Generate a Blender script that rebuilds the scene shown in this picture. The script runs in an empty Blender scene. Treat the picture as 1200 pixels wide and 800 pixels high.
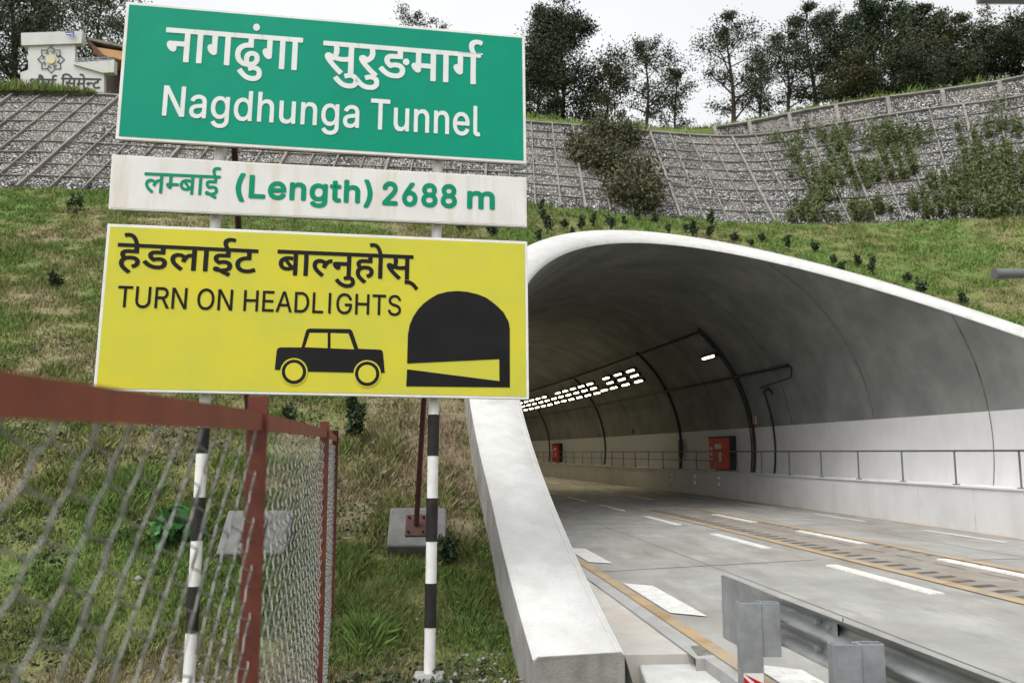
import bpy, bmesh, math, random, os
import numpy as np
from mathutils import Vector, Matrix

sc = bpy.context.scene
COL = sc.collection
rng = np.random.default_rng(7)
random.seed(7)

# ------------------------------------------------------------------ camera, sky, sun, exposure
F, H = 1000.0, 1.75
PITCH = math.atan(130 / F)
cp, sp = math.cos(PITCH), math.sin(PITCH)
cam = bpy.data.cameras.new('camera')
camo = bpy.data.objects.new('camera', cam)
COL.objects.link(camo)
camo.location = (0, 0, H)
camo.rotation_euler = (math.pi / 2 + PITCH, 0, 0)
cam.sensor_width = 36
cam.lens = 36 * F / 1200
cam.clip_start = 0.05
cam.clip_end = 3000
cam.dof.use_dof = True
cam.dof.focus_distance = 8.5
cam.dof.aperture_fstop = 3.2
sc.camera = camo

SUN_EL, SUN_AZ = math.radians(62), math.radians(-140)     # direction the sun stands in (azimuth from +Y towards +X)
world = bpy.data.worlds.new('World')
sc.world = world
world.use_nodes = True
wt = world.node_tree
bg = wt.nodes['Background']
sky = wt.nodes.new('ShaderNodeTexSky')
sky.sky_type = 'NISHITA'
sky.sun_disc = False
sky.sun_elevation = SUN_EL
sky.sun_rotation = SUN_AZ
sky.air_density = 2.0
sky.dust_density = 6.0
hs = wt.nodes.new('ShaderNodeHueSaturation')
hs.inputs['Saturation'].default_value = 0.10
hs.inputs['Value'].default_value = 1.75
wt.links.new(sky.outputs[0], hs.inputs['Color'])
# soft uneven cloud deck
tc = wt.nodes.new('ShaderNodeTexCoord')
nz = wt.nodes.new('ShaderNodeTexNoise')
nz.inputs['Scale'].default_value = 1.6
nz.inputs['Detail'].default_value = 4
wt.links.new(tc.outputs['Generated'], nz.inputs['Vector'])
mr = wt.nodes.new('ShaderNodeMapRange')
mr.inputs['From Min'].default_value = 0.3
mr.inputs['From Max'].default_value = 0.7
mr.inputs['To Min'].default_value = 0.88
mr.inputs['To Max'].default_value = 1.12
wt.links.new(nz.outputs['Fac'], mr.inputs['Value'])
mx = wt.nodes.new('ShaderNodeMix')
mx.data_type = 'RGBA'
mx.blend_type = 'MULTIPLY'
mx.inputs[0].default_value = 1
wt.links.new(hs.outputs[0], mx.inputs[6])
wt.links.new(mr.outputs[0], mx.inputs[7])
wt.links.new(mx.outputs[2], bg.inputs['Color'])
bg.inputs['Strength'].default_value = 0.15

sun = bpy.data.lights.new('sun', 'SUN')
sun.energy = 0.5
sun.angle = math.radians(25)
sun.color = (1, 0.97, 0.93)
suno = bpy.data.objects.new('sun', sun)
COL.objects.link(suno)
sd = Vector((math.sin(SUN_AZ) * math.cos(SUN_EL), math.cos(SUN_AZ) * math.cos(SUN_EL), math.sin(SUN_EL)))
suno.rotation_euler = sd.to_track_quat('Z', 'Y').to_euler()
suno.location = (0, -5, 30)

sc.view_settings.view_transform = 'Standard'
sc.view_settings.look = 'None'
sc.view_settings.gamma = 1
sc.view_settings.exposure = 0.0
sc.cycles.max_bounces = 8
sc.cycles.diffuse_bounces = 5
sc.cycles.use_denoising = True

# ------------------------------------------------------------------ geometry of the view: turning measured points into places
def ray(x, y):
    dx = (x - 600) / F; dz = (400 - y) / F
    return np.array([dx, cp - dz * sp, sp + dz * cp])
def ground(x, y, z=0.0):
    r = ray(x, y); t = (z - H) / r[2]
    return np.array([r[0] * t, r[1] * t, z])
def atY(x, y, Y):
    r = ray(x, y); t = Y / r[1]
    return np.array([r[0] * t, Y, H + r[2] * t])

# tunnel: plan axis (slightly curved), circular section, oblique portal
X0, TH0, KAP, R, HC, KS, S0, MU, RW, WK, HB = TUNNEL = (7.15853, -0.09245, -0.00180, 5.90608, 1.91690, 0.44702, 7.16450, 0.14007, 0.68390, 0.39573, 2.68322)
def axis(s):
    th = TH0 + KAP * s
    return X0 + (-np.cos(th) + math.cos(TH0)) / KAP, (np.sin(th) - math.sin(TH0)) / KAP, th
def tp(s, u, z):
    """tunnel coordinates (along, across, up) to world"""
    s = np.asarray(s, float); u = np.asarray(u, float); z = np.asarray(z, float)
    x, y, th = axis(s)
    s, u, z = np.broadcast_arrays(s, u, z)
    return np.stack([x + u * np.cos(th), y - u * np.sin(th), z], -1)
def su(x, y):
    s = np.array(y, float)
    for _ in range(12):
        ax, ay, th = axis(s)
        s = s + (x - ax) * np.sin(th) + (y - ay) * np.cos(th)
    ax, ay, th = axis(s)
    return s, (x - ax) * np.cos(th) - (y - ay) * np.sin(th)
def section(a, r=R):
    """a 0..1 from left foot to right foot of the circular section"""
    a0 = math.asin(HC / r)
    ang = math.pi + a0 - (math.pi + 2 * a0) * np.asarray(a, float)
    return r * np.cos(ang), HC + r * np.sin(ang)
def s_rim(u, z):
    return S0 + z / KS + MU * u

# smooth numpy value noise
_perm = np.random.default_rng(3).random((64, 64))
def vnoise(x, y, sc_=1.0, off=0.0):
    x = np.asarray(x, float) * sc_ + off + 100; y = np.asarray(y, float) * sc_ + off * 1.7 + 100
    xi = np.floor(x).astype(int); yi = np.floor(y).astype(int)
    fx = x - xi; fy = y - yi
    fx = fx * fx * (3 - 2 * fx); fy = fy * fy * (3 - 2 * fy)
    g = lambda i, j: _perm[i % 64, j % 64]
    return (g(xi, yi) * (1 - fx) + g(xi + 1, yi) * fx) * (1 - fy) + (g(xi, yi + 1) * (1 - fx) + g(xi + 1, yi + 1) * fx) * fy
def fnoise(x, y, s=1.0, o=0.0, octs=3):
    v = 0; a = 1; t = 0
    for i in range(octs):
        v = v + a * vnoise(x, y, s * 2 ** i, o + 13.7 * i); t += a; a *= .55
    return v / t

# ------------------------------------------------------------------ materials
def mat(name, c1, c2=None, scale=3.0, rough=0.8, bump=0.0, bscale=40.0, metal=0.0, detail=6, contrast=(0.35, 0.65),
        stain=None, stain_scale=(1, 1, 1), stain_amt=0.5, spec=0.3, attr=None, c3=None, emit=0.0, coords='Object'):
    m = bpy.data.materials.new(name)
    m.use_nodes = True
    nt = m.node_tree
    b = nt.nodes['Principled BSDF']
    b.inputs['Roughness'].default_value = rough
    b.inputs['Metallic'].default_value = metal
    b.inputs['Specular IOR Level'].default_value = spec
    L = nt.links.new
    t = nt.nodes.new('ShaderNodeTexCoord')
    def noise(s, d=detail, vec=None):
        n = nt.nodes.new('ShaderNodeTexNoise')
        n.inputs['Scale'].default_value = s
        n.inputs['Detail'].default_value = d
        n.inputs['Roughness'].default_value = 0.6
        L(vec or t.outputs[coords], n.inputs['Vector'])
        return n.outputs['Fac']
    def ramp(fac, lo, hi):
        r = nt.nodes.new('ShaderNodeMapRange')
        r.inputs['From Min'].default_value = lo
        r.inputs['From Max'].default_value = hi
        L(fac, r.inputs['Value'])
        return r.outputs[0]
    def mixc(fac, a, c, blend='MIX'):
        n = nt.nodes.new('ShaderNodeMix')
        n.data_type = 'RGBA'; n.blend_type = blend
        if hasattr(fac, 'links'): L(fac, n.inputs[0])
        else: n.inputs[0].default_value = fac
        for v, i in ((a, 6), (c, 7)):
            if hasattr(v, 'links'): L(v, n.inputs[i])
            else: n.inputs[i].default_value = (*v, 1)
        return n.outputs[2]
    col = None
    if c2 is not None:
        col = mixc(ramp(noise(scale), *contrast), c1, c2)
    if attr:
        an = nt.nodes.new('ShaderNodeAttribute'); an.attribute_name = attr
        col = mixc(ramp(an.outputs['Fac'], 0, 1), col if col is not None else c1, c3)
    if stain is not None:
        mp = nt.nodes.new('ShaderNodeMapping')
        mp.inputs['Scale'].default_value = stain_scale
        L(t.outputs[coords], mp.inputs['Vector'])
        f = ramp(noise(1.0, 5, mp.outputs[0]), 0.5, 0.75)
        mm = nt.nodes.new('ShaderNodeMath'); mm.operation = 'MULTIPLY'
        L(f, mm.inputs[0]); mm.inputs[1].default_value = stain_amt
        col = mixc(mm.outputs[0], col if col is not None else c1, stain)
    if col is not None: L(col, b.inputs['Base Color'])
    else: b.inputs['Base Color'].default_value = (*c1, 1)
    if bump:
        bn = nt.nodes.new('ShaderNodeBump')
        bn.inputs['Strength'].default_value = bump
        bn.inputs['Distance'].default_value = 0.02
        L(noise(bscale, 8), bn.inputs['Height'])
        L(bn.outputs[0], b.inputs['Normal'])
    if emit:
        b.inputs['Emission Color'].default_value = (*c1, 1)
        b.inputs['Emission Strength'].default_value = emit
    return m

M = {}
M['concrete_white'] = mat('concrete_white', (0.50, 0.50, 0.49), (0.43, 0.43, 0.415), 5, 0.85, 0.35, 45, contrast=(.3, .7), stain=(0.33, 0.32, 0.29), stain_scale=(2.2, 2.2, 2.2), stain_amt=0.45)
M['concrete'] = mat('concrete', (0.36, 0.35, 0.33), (0.24, 0.235, 0.22), 3, 0.9, 0.35, 50, stain=(0.12, 0.115, 0.10), stain_scale=(3, 3, .8), stain_amt=.6)
M['concrete_grey'] = mat('footing_concrete', (0.18, 0.18, 0.175), (0.12, 0.12, 0.118), 5, 0.9, 0.35, 50, stain=(0.12, 0.11, 0.09), stain_scale=(5, 5, 5), stain_amt=.5)
M['lining'] = mat('lining_concrete', (0.255, 0.26, 0.245), (0.15, 0.155, 0.145), 0.7, 0.75, 0.15, 14, contrast=(.3, .7), stain=(0.13, 0.13, 0.12), stain_scale=(.9, .9, .45), stain_amt=.5)
M['white_paint'] = mat('white_wall_paint', (0.66, 0.66, 0.665), (0.60, 0.60, 0.60), 1.2, 0.55, 0.05, 20, stain=(0.5, 0.49, 0.46), stain_scale=(2.5, 2.5, .35), stain_amt=.35)
M['walkway'] = mat('walkway_concrete', (0.66, 0.66, 0.66), (0.59, 0.59, 0.585), 1.0, 0.7, 0.1, 30, stain=(0.50, 0.49, 0.47), stain_scale=(2, 2, .6), stain_amt=.35)
M['road'] = mat('road_concrete', (0.315, 0.315, 0.295), (0.235, 0.235, 0.22), 0.9, 0.8, 0.3, 90, detail=10, contrast=(.36, .64), stain=(0.19, 0.18, 0.16), stain_scale=(1.6, .4, 1), stain_amt=.8)
M['channel'] = mat('channel_concrete', (0.27, 0.25, 0.22), (0.19, 0.175, 0.15), 2.2, 0.85, 0.25, 60, stain=(0.20, 0.14, 0.09), stain_scale=(1.2, .8, 1), stain_amt=.8)
def add_stain(m, color, scale, lo, hi, amt, seed):
    nt = m.node_tree; b = nt.nodes['Principled BSDF']; src = b.inputs['Base Color'].links[0].from_socket
    t = nt.nodes.new('ShaderNodeTexCoord'); mp = nt.nodes.new('ShaderNodeMapping'); mp.inputs['Scale'].default_value = scale; mp.inputs['Location'].default_value = (seed, seed * .7, 0)
    n = nt.nodes.new('ShaderNodeTexNoise'); n.inputs['Scale'].default_value = 1; n.inputs['Detail'].default_value = 9; n.inputs['Roughness'].default_value = .68
    r = nt.nodes.new('ShaderNodeMapRange'); r.inputs['From Min'].default_value = lo; r.inputs['From Max'].default_value = hi; r.inputs['To Max'].default_value = amt
    x = nt.nodes.new('ShaderNodeMix'); x.data_type = 'RGBA'; x.inputs[7].default_value = (*color, 1)
    L = nt.links.new
    L(t.outputs['Object'], mp.inputs[0]); L(mp.outputs[0], n.inputs['Vector']); L(n.outputs['Fac'], r.inputs['Value']); L(r.outputs[0], x.inputs[0]); L(src, x.inputs[6]); L(x.outputs[2], b.inputs['Base Color'])
add_stain(M['road'], (0.20, 0.17, 0.13), (.5, .22, 1), .50, .68, .6, 3)
add_stain(M['road'], (0.13, 0.13, 0.12), (2.6, .5, 1), .58, .72, .55, 11)
add_stain(M['road'], (0.42, 0.42, 0.40), (1.1, .35, 1), .56, .70, .5, 23)
add_stain(M['road'], (0.16, 0.155, 0.145), (24, 24, 24), .54, .70, .35, 5)
add_stain(M['concrete_white'], (0.27, 0.25, 0.21), (1.0, 1.0, 1.0), .55, .75, .45, 9)
add_stain(M['concrete_white'], (0.30, 0.29, 0.27), (30, 30, 30), .56, .70, .45, 2)
STAIN_LATER = lambda: add_stain(M['line_white'], (0.30, 0.29, 0.27), (14, 14, 14), .54, .66, .6, 7)
add_stain(M['lining'], (0.09, 0.09, 0.085), (1.6, .25, .35), .56, .74, .5, 4) if 'lining' in M else None
M['slab'] = mat('slab_concrete', (0.47, 0.45, 0.41), (0.38, 0.36, 0.33), 2, 0.85, 0.2, 50, stain=(0.42, 0.33, 0.27), stain_scale=(2, 1, 1), stain_amt=.6)
M['gutter'] = mat('gutter_concrete', (0.36, 0.36, 0.35), (0.29, 0.29, 0.28), 3, 0.85, 0.2, 60)
M['kerb_dark'] = mat('kerb_dark', (0.20, 0.195, 0.17), (0.11, 0.11, 0.09), 6, 0.9, 0.5, 60)
M['line_white'] = mat('line_white', (0.62, 0.62, 0.60), (0.50, 0.50, 0.47), 6, 0.7, 0.1, 40, stain=(0.5, 0.5, 0.47), stain_scale=(3, 3, 3), stain_amt=.4)
M['line_yellow'] = mat('line_yellow', (0.42, 0.27, 0.12), (0.30, 0.26, 0.20), 3.5, 0.8, 0.1, 40, contrast=(.36, .60), stain=(0.17, 0.11, 0.05), stain_scale=(1.5, 1.5, 1), stain_amt=.75)
M['rust_edge'] = mat('rust_stained_edge', (0.38, 0.29, 0.20), (0.26, 0.22, 0.17), 2.5, 0.85, 0.2, 40)
M['dark'] = mat('dark_gap', (0.05, 0.048, 0.042), (0.12, 0.11, 0.095), 3, 0.9)
M['joint'] = mat('joint_dark', (0.07, 0.07, 0.065), (0.16, 0.16, 0.15), 2.5, 0.9)
M['faint_joint'] = mat('joint_faint', (0.17, 0.17, 0.16), (0.12, 0.12, 0.115), 1.5, 0.9)
M['galv'] = mat('galvanised_steel', (0.46, 0.47, 0.48), (0.33, 0.34, 0.35), 5, 0.42, 0.06, 60, metal=0.85, stain=(0.30, 0.28, 0.25), stain_scale=(5, 5, 2), stain_amt=.4, spec=.5)
M['galv_post'] = mat('galvanised_post', (0.36, 0.38, 0.40), (0.25, 0.27, 0.29), 7, 0.5, 0.06, 80, metal=0.55, stain=(0.36, 0.30, 0.24), stain_scale=(14, 14, 3), stain_amt=.45, spec=.5)
M['wire'] = mat('galvanised_wire', (0.30, 0.30, 0.29), (0.20, 0.20, 0.19), 12, 0.5, metal=0.5)
M['rail_steel'] = mat('rail_steel', (0.17, 0.17, 0.17), (0.12, 0.12, 0.12), 4, 0.5, metal=0.4)
M['red_paint'] = mat('red_oxide_paint', (0.125, 0.030, 0.018), (0.08, 0.022, 0.015), 9, 0.6, 0.15, 60, stain=(0.07, 0.03, 0.02), stain_scale=(8, 8, 3), stain_amt=.6)
M['red_rail'] = mat('red_oxide_rail', (0.25, 0.065, 0.035), (0.18, 0.048, 0.028), 7, 0.6, 0.15, 60, stain=(0.09, 0.035, 0.025), stain_scale=(8, 8, 8), stain_amt=.5)
M['red_dark'] = mat('dark_red_oxide', (0.085, 0.028, 0.022), (0.05, 0.022, 0.018), 9, 0.65, 0.2, 60)
M['pipe_white'] = mat('white_pole_paint', (0.70, 0.70, 0.69), (0.60, 0.60, 0.58), 9, 0.5, 0.05, 60, stain=(0.35, 0.30, 0.25), stain_scale=(12, 12, 3), stain_amt=.3)
M['pipe_black'] = mat('black_pole_paint', (0.018, 0.018, 0.018), (0.032, 0.03, 0.028), 9, 0.5, spec=0.12)
M['sign_green'] = mat('sign_green', (0.0, 0.25, 0.155), (0.0, 0.22, 0.138), 2.0, 0.5, contrast=(.3, .7), stain=(0.002, 0.27, 0.175), stain_scale=(6, 6, 20), stain_amt=.3, spec=0.12)
M['sign_white'] = mat('sign_white', (0.66, 0.66, 0.65), (0.58, 0.58, 0.56), 2, 0.5, stain=(0.50, 0.36, 0.22), stain_scale=(9, 9, .5), stain_amt=.5, spec=0.12)
M['sign_border'] = mat('sign_border', (0.70, 0.70, 0.69), (0.60, 0.60, 0.57), 6, 0.5, spec=0.12)
M['sign_yellow'] = mat('sign_yellow', (0.56, 0.50, 0.040), (0.46, 0.46, 0.060), 2.6, 0.5, contrast=(.3, .7), stain=(0.62, 0.49, 0.02), stain_scale=(.9, .9, 3), stain_amt=.6, spec=0.12)
M['letter_white'] = mat('letter_white', (0.66, 0.68, 0.67), (0.60, 0.62, 0.61), 6, 0.5, spec=0.12)
M['letter_green'] = mat('letter_green', (0.0, 0.24, 0.13), (0.0, 0.20, 0.11), 6, 0.5, spec=0.12)
M['letter_black'] = mat('letter_black', (0.007, 0.007, 0.008), (0.011, 0.011, 0.012), 3, 0.5, spec=0.12)
M['sticker_red'] = mat('reflective_red', (0.50, 0.015, 0.02), (0.42, 0.012, 0.015), 20, 0.35)
M['sticker_white'] = mat('reflective_white', (0.72, 0.70, 0.70), (0.66, 0.65, 0.65), 20, 0.35)
M['red_box'] = mat('red_enamel', (0.62, 0.025, 0.02), (0.55, 0.02, 0.016), 3, 0.4)
M['black_metal'] = mat('black_metal', (0.015, 0.015, 0.015), (0.025, 0.025, 0.025), 5, 0.5)
M['light'] = mat('lit_lamp_panel', (1.0, 0.90, 0.66), emit=13.0)
M['house_white'] = mat('house_white', (0.56, 0.56, 0.56), (0.50, 0.50, 0.49), .6, 0.8, stain=(0.38, 0.37, 0.34), stain_scale=(.8, .8, .3), stain_amt=.5)
M['house_orange'] = mat('house_orange', (0.50, 0.29, 0.13), (0.42, 0.24, 0.11), 1, 0.8)
M['house_dark'] = mat('house_dark', (0.09, 0.06, 0.05), (0.05, 0.04, 0.035), 1, 0.8)
M['logo_black'] = mat('logo_black', (0.03, 0.03, 0.035), (0.04, 0.04, 0.045), 3, 0.6)
M['logo_cream'] = mat('logo_cream', (0.55, 0.52, 0.34), (0.5, 0.47, 0.3), 3, 0.6)
M['logo_blue'] = mat('logo_blue', (0.06, 0.10, 0.30), (0.05, 0.08, 0.25), 3, 0.6)
M['bark'] = mat('bark', (0.075, 0.06, 0.045), (0.04, 0.034, 0.028), 4, 0.95, 0.5, 20)
M['frame_concrete'] = mat('frame_concrete', (0.235, 0.225, 0.205), (0.13, 0.125, 0.115), 2.4, 0.9, 0.3, 20, stain=(0.24, 0.19, 0.145), stain_scale=(.3, .3, .3), stain_amt=.6)
M['rock'] = mat('rock', (0.34, 0.33, 0.30), (0.18, 0.17, 0.15), 9, 0.9, 0.6, 40)

def leaf_mat(name, c1, c2, c3):
    m = mat(name, c1, c2, 0.9, 0.6, attr='tint', c3=c3, spec=0.2, contrast=(.3, .7))
    return m
M['leaf_dark'] = leaf_mat('leaf_dark', (0.026, 0.040, 0.020), (0.036, 0.052, 0.025), (0.052, 0.068, 0.034))
M['leaf_mid'] = leaf_mat('leaf_mid', (0.030, 0.052, 0.024), (0.045, 0.070, 0.031), (0.068, 0.094, 0.042))
M['leaf_olive'] = leaf_mat('leaf_olive', (0.040, 0.048, 0.020), (0.060, 0.064, 0.028), (0.10, 0.095, 0.045))
M['leaf_bush'] = leaf_mat('leaf_bush', (0.055, 0.062, 0.030), (0.080, 0.080, 0.045), (0.12, 0.125, 0.06))
M['leaf_scrub'] = leaf_mat('leaf_scrub', (0.050, 0.075, 0.028), (0.085, 0.10, 0.045), (0.14, 0.17, 0.06))
M['leaf_sapling'] = leaf_mat('leaf_sapling', (0.020, 0.036, 0.018), (0.032, 0.050, 0.024), (0.055, 0.08, 0.032))
M['leaf_bright'] = leaf_mat('leaf_bright', (0.03, 0.10, 0.03), (0.04, 0.13, 0.04), (0.08, 0.20, 0.06))

def grass_mat(name):
    """colour runs dirt/straw -> olive -> green with the attribute 'tint'"""
    m = bpy.data.materials.new(name); m.use_nodes = True
    nt = m.node_tree; b = nt.nodes['Principled BSDF']; L = nt.links.new
    b.inputs['Roughness'].default_value = 0.8
    b.inputs['Specular IOR Level'].default_value = 0.15
    a = nt.nodes.new('ShaderNodeAttribute'); a.attribute_name = 'tint'
    cr = nt.nodes.new('ShaderNodeValToRGB')
    e = cr.color_ramp.elements
    pts = [(0.0, (0.19, 0.14, 0.09)), (0.22, (0.25, 0.215, 0.125)), (0.42, (0.19, 0.19, 0.075)), (0.65, (0.125, 0.175, 0.045)), (1.0, (0.125, 0.205, 0.052))]
    e[0].position, e[0].color = pts[0][0], (*pts[0][1], 1)
    e[1].position, e[1].color = pts[-1][0], (*pts[-1][1], 1)
    for p, c in pts[1:-1]:
        q = e.new(p); q.color = (*c, 1)
    L(a.outputs['Fac'], cr.inputs[0]); L(cr.outputs[0], b.inputs['Base Color'])
    return m, nt, b, cr
M['blade'], *_ = grass_mat('grass_blade')
gm, nt, b, cr = grass_mat('soil_and_grass')
M['soil'] = gm
t = nt.nodes.new('ShaderNodeTexCoord'); n = nt.nodes.new('ShaderNodeTexNoise')
n.inputs['Scale'].default_value = 9; n.inputs['Detail'].default_value = 8; n.inputs['Roughness'].default_value = .7
nt.links.new(t.outputs['Object'], n.inputs['Vector'])
mr = nt.nodes.new('ShaderNodeMapRange'); mr.inputs['From Min'].default_value = .3; mr.inputs['From Max'].default_value = .7
mr.inputs['To Min'].default_value = .45; mr.inputs['To Max'].default_value = 1.15
nt.links.new(n.outputs['Fac'], mr.inputs['Value'])
mm = nt.nodes.new('ShaderNodeMix'); mm.data_type = 'RGBA'; mm.blend_type = 'MULTIPLY'; mm.inputs[0].default_value = 1
nt.links.new(cr.outputs[0], mm.inputs[6]); nt.links.new(mr.outputs[0], mm.inputs[7]); nt.links.new(mm.outputs[2], b.inputs['Base Color'])
bn = nt.nodes.new('ShaderNodeBump'); bn.inputs['Strength'].default_value = .8; bn.inputs['Distance'].default_value = .06
nt.links.new(n.outputs['Fac'], bn.inputs['Height']); nt.links.new(bn.outputs[0], b.inputs['Normal'])

def stone_mat():
    m = bpy.data.materials.new('packed_stones'); m.use_nodes = True
    nt = m.node_tree; b = nt.nodes['Principled BSDF']; L = nt.links.new
    b.inputs['Roughness'].default_value = .9
    b.inputs['Specular IOR Level'].default_value = .2
    t = nt.nodes.new('ShaderNodeTexCoord')
    v = nt.nodes.new('ShaderNodeTexVoronoi'); v.inputs['Scale'].default_value = 10.0
    v2 = nt.nodes.new('ShaderNodeTexVoronoi'); v2.feature = 'DISTANCE_TO_EDGE'; v2.inputs['Scale'].default_value = 10.0
    for q in (v, v2): L(t.outputs['Object'], q.inputs['Vector'])
    g = nt.nodes.new('ShaderNodeValToRGB'); e = g.color_ramp.elements
    e[0].color = (0.09, 0.089, 0.085, 1); e[1].color = (0.50, 0.49, 0.47, 1)
    sepc = nt.nodes.new('ShaderNodeSeparateColor'); L(v.outputs['Color'], sepc.inputs[0])
    L(sepc.outputs[0], g.inputs[0])
    big = nt.nodes.new('ShaderNodeTexNoise'); big.inputs['Scale'].default_value = .45; big.inputs['Detail'].default_value = 5
    L(t.outputs['Object'], big.inputs['Vector'])
    r0 = nt.nodes.new('ShaderNodeMapRange'); r0.inputs['From Min'].default_value = .48; r0.inputs['From Max'].default_value = .66; r0.inputs['To Max'].default_value = .85
    L(big.outputs['Fac'], r0.inputs['Value'])
    mmix = nt.nodes.new('ShaderNodeMix'); mmix.data_type = 'RGBA'; mmix.inputs[7].default_value = (0.33, 0.31, 0.28, 1)
    edge = nt.nodes.new('ShaderNodeMapRange'); edge.inputs['From Max'].default_value = .16
    L(v2.outputs['Distance'], edge.inputs['Value'])
    dk = nt.nodes.new('ShaderNodeMix'); dk.data_type = 'RGBA'; dk.inputs[6].default_value = (0.025, 0.024, 0.02, 1)
    L(edge.outputs[0], dk.inputs[0]); L(g.outputs[0], dk.inputs[7])
    L(r0.outputs[0], mmix.inputs[0]); L(dk.outputs[2], mmix.inputs[6])
    L(mmix.outputs[2], b.inputs['Base Color'])
    bn = nt.nodes.new('ShaderNodeBump'); bn.inputs['Strength'].default_value = 1; bn.inputs['Distance'].default_value = .15
    L(edge.outputs[0], bn.inputs['Height']); L(bn.outputs[0], b.inputs['Normal'])
    return m
M['stones'] = stone_mat()

STAIN_LATER()
# ------------------------------------------------------------------ object helpers
def tag(o, label=None, cat=None, group=None, kind=None):
    if label: o['label'] = label
    if cat: o['category'] = cat
    if group: o['group'] = group
    if kind: o['kind'] = kind
    return o
def wloc(o):
    v = Vector((0, 0, 0))
    while o is not None:
        v += o.location; o = o.parent
    return v
def obj(name, V, Fs, m, parent=None, smooth=False, loc=None):
    """one mesh object from world-space vertices"""
    base = wloc(parent) if parent is not None else (Vector(loc) if loc is not None else Vector((0, 0, 0)))
    V = np.asarray(V, float).reshape(-1, 3) - np.array(base)
    me = bpy.data.meshes.new(name)
    if isinstance(Fs, np.ndarray):
        nf, k = Fs.shape
        me.vertices.add(len(V)); me.vertices.foreach_set('co', V.astype(np.float32).ravel())
        me.loops.add(nf * k); me.loops.foreach_set('vertex_index', Fs.astype(np.int32).ravel())
        me.polygons.add(nf)
        me.polygons.foreach_set('loop_start', (np.arange(nf) * k).astype(np.int32))
        me.update(calc_edges=True)
    else:
        me.from_pydata(V.tolist(), [], [list(f) for f in Fs])
    me.materials.append(m)
    if smooth: me.polygons.foreach_set('use_smooth', np.ones(len(me.polygons), bool))
    me.update()
    o = bpy.data.objects.new(name, me)
    COL.objects.link(o)
    if parent is not None: o.parent = parent
    elif loc is not None: o.location = loc
    return o
def empty(name, loc, label, cat, group=None):
    o = bpy.data.objects.new(name, None)
    COL.objects.link(o)
    o.location = Vector([float(v) for v in loc])
    o.empty_display_size = .2
    return tag(o, label, cat, group)
def set_attr(o, vals, name='tint'):
    a = o.data.attributes.new(name, 'FLOAT', 'POINT')
    a.data.foreach_set('value', np.asarray(vals, np.float32))
def bevel(o, w=.01, seg=2):
    md = o.modifiers.new('bevel', 'BEVEL'); md.width = w; md.segments = seg; md.limit_method = 'ANGLE'
    return o

class MB:
    """collects simple solids into one mesh"""
    def __init__(s): s.V = []; s.F = []
    def add(s, V, Fs):
        n = len(s.V); s.V += [tuple(map(float, v)) for v in V]; s.F += [tuple(i + n for i in f) for f in Fs]
    def box(s, c, half, ax=None):
        ax = np.eye(3) if ax is None else np.asarray(ax, float)
        c = np.asarray(c, float)
        V = [c + ax[0] * i * half[0] + ax[1] * j * half[1] + ax[2] * k * half[2] for k in (-1, 1) for j in (-1, 1) for i in (-1, 1)]
        s.add(V, [(0, 2, 3, 1), (4, 5, 7, 6), (0, 1, 5, 4), (2, 6, 7, 3), (0, 4, 6, 2), (1, 3, 7, 5)])
    def tube(s, pts, r, n=8, cap=True):
        pts = [np.asarray(p, float) for p in pts]
        rs = r if isinstance(r, (list, tuple, np.ndarray)) else [r] * len(pts)
        rings = []; ref = np.array([0.123, 0.456, 0.88])
        for i, p in enumerate(pts):
            d = pts[min(i + 1, len(pts) - 1)] - pts[max(i - 1, 0)]
            d /= np.linalg.norm(d) + 1e-12
            if abs(d @ ref) > .97 * np.linalg.norm(ref): ref = np.array([0.9, 0.1, 0.2])
            a = np.cross(d, ref); a /= np.linalg.norm(a); c = np.cross(d, a)
            rings.append([p + rs[i] * (math.cos(2 * math.pi * k / n) * a + math.sin(2 * math.pi * k / n) * c) for k in range(n)])
        V = [v for q in rings for v in q]; Fs = []
        for i in range(len(pts) - 1):
            for k in range(n):
                Fs.append((i * n + k, i * n + (k + 1) % n, (i + 1) * n + (k + 1) % n, (i + 1) * n + k))
        if cap:
            m0 = len(V); V = V + V[:n] + V[-n:]
            Fs.append(tuple(range(m0, m0 + n))[::-1]); Fs.append(tuple(range(m0 + n, m0 + 2 * n)))
        s.add(V, Fs)
    def prism(s, poly, thick):
        """planar polygon (world points, top) pushed down by vector thick"""
        n = len(poly); P = [np.asarray(p, float) for p in poly]; Q = [p + np.asarray(thick, float) for p in P]
        s.add(P + Q, [tuple(range(n)), tuple(range(n, 2 * n))[::-1]] + [(i, i + n, (i + 1) % n + n, (i + 1) % n) for i in range(n)])
    def build(s, name, m, parent=None, smooth=False, loc=None):
        return obj(name, s.V, s.F, m, parent, smooth, loc)

def grid_faces(nr, nc):
    i, j = np.meshgrid(np.arange(nr - 1), np.arange(nc - 1), indexing='ij')
    a = (i * nc + j).ravel()
    return np.stack([a, a + 1, a + nc + 1, a + nc], 1)

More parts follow.
